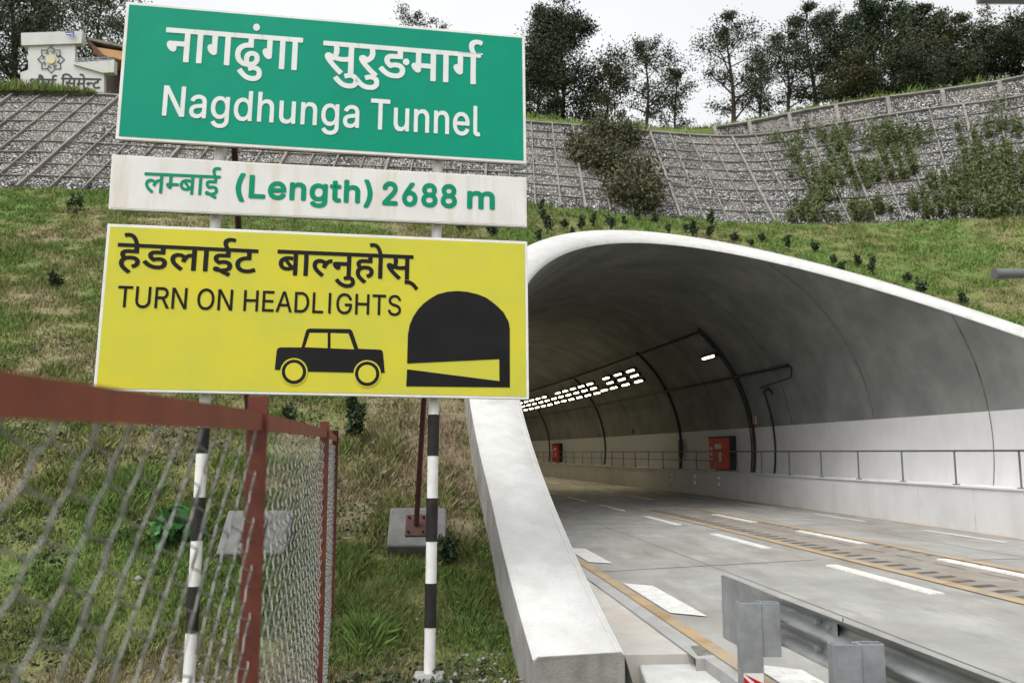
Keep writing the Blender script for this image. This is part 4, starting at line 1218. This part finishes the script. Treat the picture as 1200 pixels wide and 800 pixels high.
# ------------------------------------------------------------------ vegetation
def leaves_mesh(P, size, up_bias=.3, tint=None, aspect=.55):
    """leaf quads at points P"""
    n = len(P); a_ = rng.normal(size=(n, 3)); a_ /= np.linalg.norm(a_, axis=1)[:, None]
    b_ = rng.normal(size=(n, 3)); b_[:, 2] += up_bias; b_ -= a_ * (a_ * b_).sum(1)[:, None]; b_ /= np.linalg.norm(b_, axis=1)[:, None]
    s_ = (size * rng.uniform(.6, 1.35, n))[:, None]
    V = np.stack([P - a_ * s_ * .5, P + b_ * s_ * aspect * .5, P + a_ * s_ * .5, P - b_ * s_ * aspect * .5], 1).reshape(-1, 3)
    return V, np.arange(4 * n).reshape(-1, 4)
def tree(name, base, h, w, nleaf, lsize, m, label, cat='tree', group=None, crown0=.25, sparse=1.0, lean=0.0, nl=11, shape=1.0):
    base = np.array(base, float)
    r = empty(name, base, label, cat, group)
    mb = MB(); tips = []
    top = base + [lean * h, 0, h * .93]
    def pt_on(t):
        return base + (top - base) * t + np.array([math.sin(t * 5 + h) * .02 * h, math.cos(t * 4 + h * 2) * .015 * h, 0])
    ts = np.linspace(0, 1, 9)
    mb.tube([base - [0, 0, .4]] + [pt_on(t) for t in ts], [.022 * h] + list(.021 * h * (1 - .88 * ts)), 7)
    for i in range(nl):
        t = crown0 + (.97 - crown0) * (i + random.random() * .8) / nl
        p = pt_on(t); az = i * 2.4 + random.uniform(-.6, .6)
        prof_ = math.sin(math.pi * min(1, .12 + .88 * (t - crown0) / (1 - crown0)) ** (.75 * shape)) * .85 + .2
        Ln = w * .5 * prof_ * random.uniform(.7, 1.2)
        el = random.uniform(.25, .8)
        d = np.array([math.cos(az) * math.cos(el), math.sin(az) * math.cos(el), math.sin(el)])
        mid = p + d * Ln * .5 + [0, 0, .05 * Ln]; end = p + d * Ln + [0, 0, .12 * Ln * random.uniform(-1, 1)]
        mb.tube([p, mid, end], [.009 * h * (1.2 - t), .006 * h * (1.2 - t), .0015 * h], 5)
        for q in range(6):
            s0_ = p + (end - p) * random.uniform(.35, 1.0); d2 = np.array([random.gauss(0, 1), random.gauss(0, 1), random.gauss(.3, .7)]); d2 /= np.linalg.norm(d2)
            e_ = s0_ + d2 * Ln * random.uniform(.2, .48)
            mb.tube([s0_, e_], [.0022 * h, .0008 * h], 4); tips.append((e_, Ln)); tips.append(((s0_ + e_) / 2, Ln))
    tips.append((top, w * .3))
    mb.build('trunk', M['bark'], r, True)
    T_ = np.array([t_[0] for t_ in tips]); Ls = np.array([t_[1] for t_ in tips])
    k = rng.integers(0, len(T_), nleaf); clump = rng.random(len(T_))
    kp = rng.random(nleaf) < (.25 + .75 * clump[k]) ; k = k[kp]
    g3 = rng.normal(size=(len(k), 3)) * (Ls[k][:, None] * .105 * sparse + .018 * h * .5) * np.array([1, 1, .75])
    P = T_[k] + g3
    V, Fq = leaves_mesh(P, np.full(len(P), lsize))
    o = obj('crown', V, Fq, m, r)
    tv = np.clip(.35 * clump[k] + .5 * rng.random(len(k)) ** 2, 0, 1)
    set_attr(o, np.repeat(tv, 4))
    return r
def on_crest(px, back, py_hint=None):
    """ground point behind the crest seen in column px"""
    xs = 600 + F * C[:, 0] / (C[:, 1] * cp + (C[:, 2] - H) * sp)
    i = np.abs(xs - px).argmin()
    P = C[i] + HD[i] * back
    z = np.interp(back, Ru, HV[:, i, 2])
    # keep the column: slide along the row so that it stays at px
    k = C[i][0] / C[i][1]
    return np.array([P[1] * k if abs(PHI[i]) < .3 else P[0], P[1], z - .1])
def px_h(base, ytop):
    r = ray(600, ytop); return H + r[2] / r[1] * base[1] - base[2]
# (column, distance behind crest, y of the tree top, width m, leaves, size, material, label, crown start)
TR = [
 (8, 34, -75, 9, 15000, .30, 'leaf_dark', 'dark dense tree at the far left edge behind the white building', .05),
 (-60, 30, -60, 9, 9000, .34, 'leaf_dark', 'dark dense tree mostly cut off by the left edge of the photo', .05),
 (40, 36, -20, 8, 9000, .32, 'leaf_dark', 'dark tree rising just above the left end of the white building', .05),
 (112, 32, -22, 7.5, 11000, .30, 'leaf_mid', 'green tree behind the white building beside the green board', .1),
 (160, 30, 15, 5, 5000, .28, 'leaf_mid', 'small green tree between the white building and the green board', .05),
 (478, 6, 5, 3.6, 1700, .17, 'leaf_dark', 'thin tree whose tip shows above the middle of the green board', .3),
 (515, 8, 14, 2.8, 900, .16, 'leaf_dark', 'sparse twig tip right of the thin tree above the green board', .3),
 (556, 6, 36, 2.2, 700, .15, 'leaf_dark', 'smallest treetop barely showing above the green board', .3),
 (660, 5, 12, 6.2, 26000, .20, 'leaf_dark', 'tall dense dark tree immediately right of the green board', .02),
 (632, 4, 52, 3.2, 8000, .18, 'leaf_dark', 'narrow dark tree touching the right edge of the green board', .02),
 (712, 4, 72, 2.6, 3200, .18, 'leaf_olive', 'short brownish tree right of the tall dense tree', .12),
 (758, 5, 42, 4.2, 4200, .18, 'leaf_dark', 'open tree with sky showing through above the big wall bush', .18),
 (795, 3, 78, 2.6, 2600, .17, 'leaf_dark', 'small open tree between the two sparse tall trees', .15),
 (858, 4, 14, 4.4, 6000, .18, 'leaf_dark', 'tall pointed sparse tree standing alone above the wall bend', .12),
 (893, 5, 60, 2.8, 2800, .17, 'leaf_olive', 'slim tree beside the tall pointed sparse tree', .15),
 (925, 5, 34, 4.0, 5500, .18, 'leaf_dark', 'open tree with thin trunk at the left end of the tree row', .18),
 (955, 7, -2, 4.6, 8000, .19, 'leaf_dark', 'tall tree at the left of the dense row above the upper stone band', .12),
 (985, 5, 5, 4.2, 9000, .19, 'leaf_dark', 'dark bushy tree in the dense row, second from its left end', .06),
 (1020, 6, 0, 4.6, 11000, .2, 'leaf_mid', 'greenish dense tree in the middle of the row above the stone band', .04),
 (1055, 5, -10, 4.8, 12000, .2, 'leaf_mid', 'tallest green tree in the dense row above the stone band', .04),
 (1090, 5, 6, 4.6, 12000, .2, 'leaf_dark', 'broad dark tree right of the tallest green tree in the row', .03),
 (1130, 5, 28, 4.6, 12000, .2, 'leaf_olive', 'olive brown dense tree in the right half of the tree row', .03),
 (1170, 5, 34, 4.4, 10000, .2, 'leaf_dark', 'dark tree in the row near the right edge of the photo', .04),
 (1212, 5, 18, 4.2, 6000, .19, 'leaf_dark', 'open feathery tree at the right edge of the photo', .1),
 (1000, 2.5, 70, 3.4, 8000, .17, 'leaf_olive', 'low brown green tree filling the row just above the stone band', .0),
 (1070, 2.5, 62, 3.6, 8000, .17, 'leaf_dark', 'low dark tree in front of the broad dark tree', .0),
 (1130, 2.5, 66, 3.2, 7000, .17, 'leaf_dark', 'low dark tree beneath the olive brown tree', .0),
 (1260, 4, 10, 5, 6000, .22, 'leaf_dark', 'dark tree just beyond the right edge of the photo', .05),
]
for (px, back, yt, w, nlf, ls, m, lab, c0) in TR:
    b0 = on_crest(px, back)
    h = px_h(b0, yt)
    nm = 'broadleaf_tree'
    tree(nm, b0, max(h, 1.5), w * (1.35 if back > 25 else 1), int(nlf * 2.3), ls * .62, M[m], lab, 'tree', 'trees along the top of the hill', c0, nl=9 + int(w * 1.6))

def shrub(base, w, h, n, ls, m, label, cat='shrub', group=None, name='shrub', parent_stem=True):
    base = np.array(base, float)
    r = empty(name, base, label, cat, group)
    mb = MB(); tips = []
    for i in range(max(6, int(w * 8))):
        az = random.uniform(0, 6.28); rr = random.random() ** .6
        e_ = base + [math.cos(az) * w * .5 * rr, math.sin(az) * w * .5 * rr, h * (1 - .55 * rr ** 2) * random.uniform(.65, 1.05)]
        mb.tube([base, (base + e_) / 2 + [0, 0, .1 * h], e_], [.012 * h + .003, .008 * h + .002, .002], 4); tips += [e_, (base + 2 * e_) / 3 + [0, 0, .05 * h]]
    mb.build('stems', M['bark'], r)
    T_ = np.array(tips); k = rng.integers(0, len(T_), n)
    P = T_[k] + rng.normal(size=(n, 3)) * np.array([w, w, h]) * .10
    P[:, 2] = np.maximum(P[:, 2], base[2] + .01)
    V, Fq = leaves_mesh(P, np.full(n, ls)); o = obj('foliage', V, Fq, m, r)
    set_attr(o, np.repeat(np.clip(rng.random(n) ** 1.5, 0, 1), 4))
    return r
# scrub growing out of the wall: separate clumps that read as bushes
def wall_at(px, py):
    """point of the lower wall seen at (px, py)"""
    best = None
    for i in range(0, NC, 2):
        for t in np.linspace(0, 1, 24):
            q = B[i] + DIR[i] * len1[i] * t
            d = q[1] * cp + (q[2] - H) * sp; e = (600 + F * q[0] / d - px) ** 2 + (400 - F * (-q[1] * sp + (q[2] - H) * cp) / d - py) ** 2
            if best is None or e < best[0]: best = (e, q, i)
    return best[1], best[2]
q, _ = wall_at(722, 232)
bigb = empty('wall_bush', q, 'largest brownish bush spreading down the stone wall above the portal', 'bush')
P_ = []; mb = MB()
for (px, py, rx, n) in [(700, 165, .9, 1500), (735, 168, .8, 1500), (690, 190, .8, 1500), (715, 200, 1.0, 2400), (745, 215, .9, 2000), (725, 235, 1.0, 2400), (755, 240, .7, 1400), (710, 172, .9, 1500), (768, 228, .5, 500), (675, 178, .5, 500)]:
    c_, i = wall_at(px, py); nw_ = wall_nrm(ll[i])
    P_.append(c_ + nw_ * .35 + rng.normal(size=(n, 3)) * np.array([rx * .42, rx * .35, rx * .42]))
    for k in range(7):
        e_ = c_ + nw_ * random.uniform(.4, .9) + np.array([random.gauss(0, .4), 0, random.gauss(.15, .35)]); mb.tube([c_ - nw_ * .1, e_], [.02, .004], 4)
mb.build('stems', M['bark'], bigb)
P_ = np.concatenate(P_); V, Fq = leaves_mesh(P_, np.full(len(P_), .13)); o = obj('foliage', V, Fq, M['leaf_bush'], bigb)
set_attr(o, np.repeat(rng.random(len(P_)) ** 2, 4))
# loose creepers and scrub on the right part of the wall: one mass
P_ = []
cl = []
for _ in range(900):
    px = random.uniform(930, 1290); py = random.uniform(150, 258)
    dens = fnoise(px * .02, py * .03, 1.0, 77)
    if dens < .40: continue
    cl.append((px, py, random.uniform(.06, .27) * (.5 + dens)))
cl += [(918, 172, .5), (925, 188, .4), (910, 165, .4), (1040, 165, .7), (1060, 162, .7), (1075, 172, .6), (1000, 160, .6), (1020, 163, .5), (985, 165, .4), (1165, 130, .6), (1180, 145, .5)]
for px, py, rr in cl:
    c_, i = wall_at(px, py); nw_ = wall_nrm(ll[i]); n = int(700 * rr)
    P_.append(c_ + nw_ * abs(rng.normal(size=(n, 1))) * .22 + rng.normal(size=(n, 3)) * rr * .5 * np.array([1, .8, .8]))
P_ = np.concatenate(P_); V, Fq = leaves_mesh(P_, np.full(len(P_), .12), 1.0, aspect=.35); o = obj('wall_scrub', V, Fq, M['leaf_scrub'])
set_attr(o, np.repeat(rng.random(len(P_)) ** 1.3, 4)); tag(o, 'loose green scrub and creepers growing over the right part of the stone wall', 'scrub', kind='stuff')

# saplings in rows above the portal and on the left slope
def surf_at(px, py):
    """grass slope point seen at (px, py)"""
    Q = GV; d = Q[..., 1] * cp + (Q[..., 2] - H) * sp
    sx = 600 + F * Q[..., 0] / np.maximum(d, .1); sy = 400 - F * (-Q[..., 1] * sp + (Q[..., 2] - H) * cp) / np.maximum(d, .1)
    e = (sx - px) ** 2 + (sy - py) ** 2 + np.where(d < 3, 1e6, 0) + np.where(inside_tube, 1e6, 0)
    i = np.unravel_index(e.argmin(), e.shape); return Q[i]
sap0 = None
saps = [(637, 256), (643, 268), (672, 271), (682, 264), (697, 262), (717, 268), (731, 262), (748, 258), (768, 258), (783, 271), (805, 267), (833, 263), (832, 277), (812, 276), (860, 277), (882, 284), (892, 278),
        (925, 291), (952, 292), (976, 306), (986, 313), (1004, 306), (1023, 321), (1060, 326), (1077, 343), (1130, 357), (633, 281), (661, 262), (637, 246), (598, 262), (540, 268), (575, 274)]
saps = [(x, y + 5) for x, y in saps]
NUM = ['first', 'second', 'third', 'fourth', 'fifth', 'sixth', 'seventh', 'eighth', 'ninth', 'tenth', 'eleventh', 'twelfth', 'thirteenth', 'fourteenth', 'fifteenth', 'sixteenth', 'seventeenth', 'eighteenth', 'nineteenth', 'twentieth'] + ['twenty ' + q for q in ('first', 'second', 'third', 'fourth', 'fifth', 'sixth', 'seventh', 'eighth', 'ninth')] + ['thirtieth', 'thirty first', 'thirty second', 'thirty third']
saps.sort()
for i, (px, py) in enumerate(saps):
    S_LAB = 'small dark sapling above the portal arch, %s from the left' % NUM[i]
    p = surf_at(px, py)
    if sap0 is None or i in (1, 2, 3):
        s_ = shrub(p, .28, .44, 240, .08, M['leaf_sapling'], S_LAB, 'sapling', 'saplings planted above the portal', 'sapling'); sap0 = sap0 or []
        sap0.append(s_)
    else:
        src = random.choice(sap0); c = copy_thing(src, S_LAB); c.location = Vector(p); c.rotation_euler = (0, 0, random.uniform(0, 6.28)); k = random.uniform(.7, 1.2); c.scale = (k, k, k * random.uniform(.8, 1.2))
for (px, py, w, h, lab) in [(87, 243, .42, .6, 'dark sapling on the upper left slope beside the boards'), (62, 330, .26, .34, 'small sapling left of the yellow board on the slope'),
        (420, 520, .28, .5, 'dark sapling on the slope below the yellow board, between fence and right pole'), (420, 482, .2, .3, 'small dark sapling just under the lower edge of the yellow board'), (331, 492, .22, .25, 'dark sapling right of the middle fence post under the yellow board'),
        (517, 655, .26, .24, 'low bluish sapling beside the right concrete footing')]:
    shrub(surf_at(px, py + 6), w, h, 420, .07, M['leaf_sapling'], lab, 'sapling', None, 'sapling')
p = surf_at(196, 640)
shrub(p, .55, .34, 260, .12, M['leaf_bright'], 'broad leaved bright green plant on the slope behind the fence mesh', 'plant', None, 'leafy_plant')

# ---- grass: one blade mesh over the slope, thicker near the camera
def grass_on(V3, fcs, n, name, label, hmul=1.0, dens_pow=2.0, bare=True):
    A_ = V3[fcs]; c = A_.mean(1)
    ar = np.linalg.norm(np.cross(A_[:, 1] - A_[:, 0], A_[:, 3] - A_[:, 0]), axis=1)
    d = np.hypot(c[:, 0], c[:, 1]) + .5
    sx = 600 + F * c[:, 0] / np.maximum(c[:, 1], .3)
    vis = (sx > -160) & (sx < 1400) & (c[:, 1] > 2.5)
    w = ar / np.maximum(d, 4.5) ** dens_pow * vis
    k = rng.choice(len(fcs), n, p=w / w.sum())
    a_, b_ = rng.random(n), rng.random(n)
    Q = A_[k]; P = Q[:, 0] * ((1 - a_) * (1 - b_))[:, None] + Q[:, 1] * (a_ * (1 - b_))[:, None] + Q[:, 2] * (a_ * b_)[:, None] + Q[:, 3] * ((1 - a_) * b_)[:, None]
    t = tint_at(P[:, 0], P[:, 1]) if bare else .55 + .3 * rng.random(n)
    cl_ = fnoise(P[:, 0], P[:, 1], 2.6, 50, 3)
    cl2 = fnoise(P[:, 0], P[:, 1], .7, 91, 2)
    if bare:
        keep = rng.random(n) < np.clip((cl_ - .22) * 2.2 + .15, .06, 1) * np.clip(.25 + t * 2.0, .12, 1)
        # clear of the road, foot and slab
        s_, u2 = su(P[:, 0], P[:, 1]); keep &= ~((u2 > -5.75) & (u2 < R + .6) & (s_ < S0 + 2.5 + MU * u2))
        rd_ = np.hypot(u2, P[:, 2] - HC); keep &= ~((rd_ < R + RW - .04) & (s_ > S0 + MU * u2 - .6)) 
        keep &= P[:, 2] > -.23
        P, t, cl_, cl2 = P[keep], t[keep], cl_[keep], cl2[keep]
    n = len(P); d = np.hypot(P[:, 0], P[:, 1])
    if name == 'crest_grass': hmul = np.where(600 + F * P[:, 0] / P[:, 1] < 150, .5, hmul)
    h = hmul * (.022 + .125 * cl_ ** 2 * rng.uniform(.4, 1.5, n)) * (1 + d * .012) * np.where(cl2 > .62, 1.7, 1)
    wd = np.maximum(.0030, .00062 * d) * rng.uniform(.7, 1.5, n)
    az = rng.uniform(0, 2 * np.pi, n); lean = rng.normal(0, .5, n)
    side = np.stack([np.cos(az), np.sin(az), np.zeros(n)], 1); ld = np.stack([-np.sin(az), np.cos(az), np.zeros(n)], 1)
    tip = P + np.array([0, 0, 1.]) * (h * np.cos(np.clip(lean, -1.3, 1.3)))[:, None] + ld * (h * np.sin(lean))[:, None] + side * (h * rng.normal(0, .3, n))[:, None]
    mid = (P + tip) / 2 + np.array([0, 0, 1.]) * (h * .12)[:, None]
    V = np.stack([P - side * wd[:, None], P + side * wd[:, None], mid + side * wd[:, None] * .6, tip], 1).reshape(-1, 3)
    V[0::4, 2] -= .01; V[1::4, 2] -= .01
    o = obj(name, V, np.arange(4 * n).reshape(-1, 4), M['blade'])
    tt_ = np.clip(t + .55 * (cl_ - .45) + rng.normal(0, .14, n), .05, 1); set_attr(o, np.repeat(tt_, 4))
    tag(o, label, 'grass', kind='stuff'); return o
grass_on(GV.reshape(-1, 3), fc, 900000, 'grass', 'short patchy green and straw coloured grass on the slope')
cr_ = HV[:4]
grass_on(cr_.reshape(-1, 3), grid_faces(4, NC), 42000, 'crest_grass', 'taller green grass along the top of the stone wall', 2.2, 1.0, False)
grass_on(bm_.reshape(-1, 3), grid_faces(3, NC), 9000, 'berm_grass', 'thin strip of grass on the ledge between the two stone walls', 1.6, 1.0, False)
# tall grass in front of the white building at the far left
pts = []
iv = [i for i in range(NC) if -120 < 600 + F * C[i, 0] / (C[i, 1] * cp + (C[i, 2] - H) * sp) < 120]
n = 9000
kk = rng.choice(iv, n); P = C[kk] + HD[kk] * rng.uniform(-.5, .9, n)[:, None] + rng.normal(0, .1, (n, 3)) * [1, 1, 0]; 
sx = 600 + F * P[:, 0] / P[:, 1]
h = np.clip(np.interp(sx, [-150, 30, 60, 90, 120], [.8, .55, .26, .10, .06]), .04, 1.2) * rng.uniform(.25, .75, n)
az = rng.uniform(0, 6.28, n); side = np.stack([np.cos(az), np.sin(az), 0 * az], 1); 
tip = P + np.stack([rng.normal(0, .22, n) * h, rng.normal(0, .2, n) * h, h], 1)
V = np.stack([P - side * .02 - [0, 0, .1], P + side * .02 - [0, 0, .1], (P + tip) / 2 + side * .012, tip], 1).reshape(-1, 3)
o = obj('tall_grass', V, np.arange(4 * n).reshape(-1, 4), M['blade']); set_attr(o, np.repeat(rng.uniform(.45, .8, n), 4)); tag(o, 'tall unmown grass on the wall top in front of the white building', 'grass', kind='stuff')
# leafy weeds mixed in the near grass
n = 6500
xs_ = rng.uniform(-7, .1, n); ys_ = rng.uniform(5.2, 13, n)
cw = fnoise(xs_, ys_, 1.1, 120, 3); ok = cw > .50; xs_, ys_ = xs_[ok], ys_[ok]; n = len(xs_)
def z_at(x, y):
    z = slope_z(x, y); return z
s_, u2 = su(xs_, ys_); ok = (u2 < -R - RW - .05); xs_, ys_ = xs_[ok], ys_[ok]; n = len(xs_)
P0 = np.column_stack([xs_, ys_, z_at(xs_, ys_) + .03])
P = (P0[:, None] + rng.normal(size=(n, 7, 3)) * [.05, .05, .022]).reshape(-1, 3)
V, Fq = leaves_mesh(P, np.full(len(P), .045), 1.5, aspect=.6); o = obj('ground_weeds', V, Fq, M['leaf_mid']); set_attr(o, np.repeat(rng.random(len(P)), 4)); tag(o, 'low leafy weeds scattered through the grass of the near slope', 'weeds', kind='stuff')

# stones and gravel at the slope foot
def pebbles(n, xr, yr, smin, smax, cond=None):
    VV = []; FF = []; nb = 0
    oc = np.array([(1, 0, 0), (-1, 0, 0), (0, 1, 0), (0, -1, 0), (0, 0, 1), (0, 0, -1)], float)
    fo = np.array([(0, 2, 4), (2, 1, 4), (1, 3, 4), (3, 0, 4), (2, 0, 5), (1, 2, 5), (3, 1, 5), (0, 3, 5)])
    for _ in range(n):
        x, y = random.uniform(*xr), random.uniform(*yr)
        if cond and not cond(x, y): continue
        z = float(slope_z(np.array(x), np.array(y)))
        s = smin + (smax - smin) * random.random() ** 3
        Vq = oc * np.array([random.uniform(.7, 1.3), random.uniform(.7, 1.3), random.uniform(.4, .8)]) * s + rng.normal(0, .15 * s, (6, 3))
        an = random.uniform(0, 6.28); c_, s__ = math.cos(an), math.sin(an)
        Vq = Vq @ np.array([[c_, s__, 0], [-s__, c_, 0], [0, 0, 1]]) + [x, y, z + .2 * s]
        VV.append(Vq); FF.append(fo + nb); nb += 6
    return np.concatenate(VV), np.concatenate(FF)
V, Fq = pebbles(2600, (-3.2, .15), (4.2, 7.6), .006, .04, lambda x, y: fnoise(x, y, 1.5, 8) > .42 and not (x > .02 and y > 7))
o = obj('gravel', V, Fq, M['rock']); tag(o, 'loose grey gravel and stones at the foot of the grass slope', 'gravel', kind='stuff')
V, Fq = pebbles(900, (-6, -.2), (7.2, 12), .01, .045, lambda x, y: fnoise(x, y, 1.0, 18) > .55)
o = obj('slope_stones', V, Fq, M['rock']); tag(o, 'small pale stones lying in bare patches of the near grass slope', 'stones', kind='stuff')

# ------------------------------------------------------------------ building at the far left
YB = 45.0
bb = Board(atY(80, 80, YB), np.array([1., 0, 0]), np.array([0, 0, 1.]), np.array([0, -1., 0]))
hs_ = empty('white_building', atY(80, 118, YB), 'white rendered building with star emblem and dark lettering on the hill', 'building')
def slabp(name, pts, m, d, thick, parent):
    mb = MB(); q = [bb.uv(*p) for p in pts]; mb.prism(bb.w(q, d)[::-1], np.array([0, thick, 0])); return mb.build(name, m, parent)
wallb = slabp('wall', [(33, 50), (88, 49), (88, 75), (122, 75), (122, 135), (24, 135), (24, 85), (33, 82)], M['house_white'], 0, .25, hs_)
slabp('cap', [(26, 40), (98, 37.5), (96.5, 52), (26.5, 54.5)], M['house_white'], .12, .4, hs_)
slabp('parapet', [(87, 76.5), (87, 74.5), (135, 71.5), (134.5, 86), (121, 86.5)], M['house_white'], .12, .4, hs_)
slabp('back_wall', [(60, 45), (132, 45), (132, 130), (60, 130)], M['house_dark'], -3.0, 3.0, hs_)
slabp('balcony_beam', [(103, 49), (142, 55), (142, 66), (120, 60), (103, 57)], M['house_orange'], -.6, 2.0, hs_)
slabp('stair_flight', [(96, 44), (101, 44), (119, 62), (112, 62)], mat('stair_brown', (.14, .07, .06), (.10, .06, .05), 2, .8), -.4, 1.0, hs_)
slabp('roof_slab', [(95, 41), (103, 43), (146, 52), (146, 49.5), (104, 40)], M['frame_concrete'], -.5, 3.0, hs_)
slabp('side_wall', [(136, 66), (160, 66), (160, 130), (130, 130), (130, 88)], M['house_dark'], -1.0, 3.0, hs_)
mb = MB()
for y0_, y1_ in ((69, 68), (71.5, 70.5)):
    mb.tube([bb.w(bb.uv(88, y0_ + 1), .1)[0], bb.w(bb.uv(135, y1_), .1)[0]], .03, 6)
for x in (92, 104, 116, 128): mb.tube([bb.w(bb.uv(x, 76), .1)[0], bb.w(bb.uv(x, 69), .1)[0]], .03, 6)
mb.build('railing', M['galv_post'], hs_)
def bstroke(mb, pts, w, d):
    for (a_, c_) in zip(pts[:-1], pts[1:]):
        A_, Bq = bb.uv(*a_), bb.uv(*c_); v = Bq - A_; Ln = np.linalg.norm(v); v /= Ln; pnorm = np.array([-v[1], v[0]]) * w / 2; A2 = A_ - v * w * .4; B2 = Bq + v * w * .4
        mb.add(bb.w([A2 + pnorm, A2 - pnorm, B2 - pnorm, B2 + pnorm], d), [(0, 1, 2, 3)])
        d += .0012
mb = MB(); cx, cy = 60.3, 70.4
for k in range(8):
    a_ = k * math.pi / 4
    f = lambda r_, t_: (cx + r_ * math.cos(a_ + t_), cy + r_ * math.sin(a_ + t_))
    bstroke(mb, [f(8.2, -.40), f(11.5, -.40), f(15.4, 0), f(11.5, .40), f(8.0, .36), f(9.6, .03)], .055, .02 + .008 * k)
mb.build('star_emblem', M['logo_black'], wallb)
mb = MB(); mb.add(bb.w([bb.uv(*p) for p in disc(cx, cy, 5.4, 24)], .09), [tuple(range(24))]); mb.build('emblem_centre', M['logo_cream'], wallb)
dword(bb, 'lettering', ['\u0936\u094c', ('reph', '\u092f')], (36, 92.6), (66.5, 93.2), 11, M['logo_black'], wallb, .02, .03)
dword(bb, 'lettering', [('i', ''), '\u0938\u092e\u0947', ('half', '\u0928'), '\u091f'], (72, 91.6), (118.5, 92.6), 11.5, M['logo_black'], wallb, .02, .03)
mb = MB(); bstroke(mb, [(80, 41), (89, 40.6), (89, 46)], .09, .27); bstroke(mb, [(81, 44), (86, 43.8), (86, 46)], .07, .28); mb.build('blue_mark', M['logo_blue'], hs_)
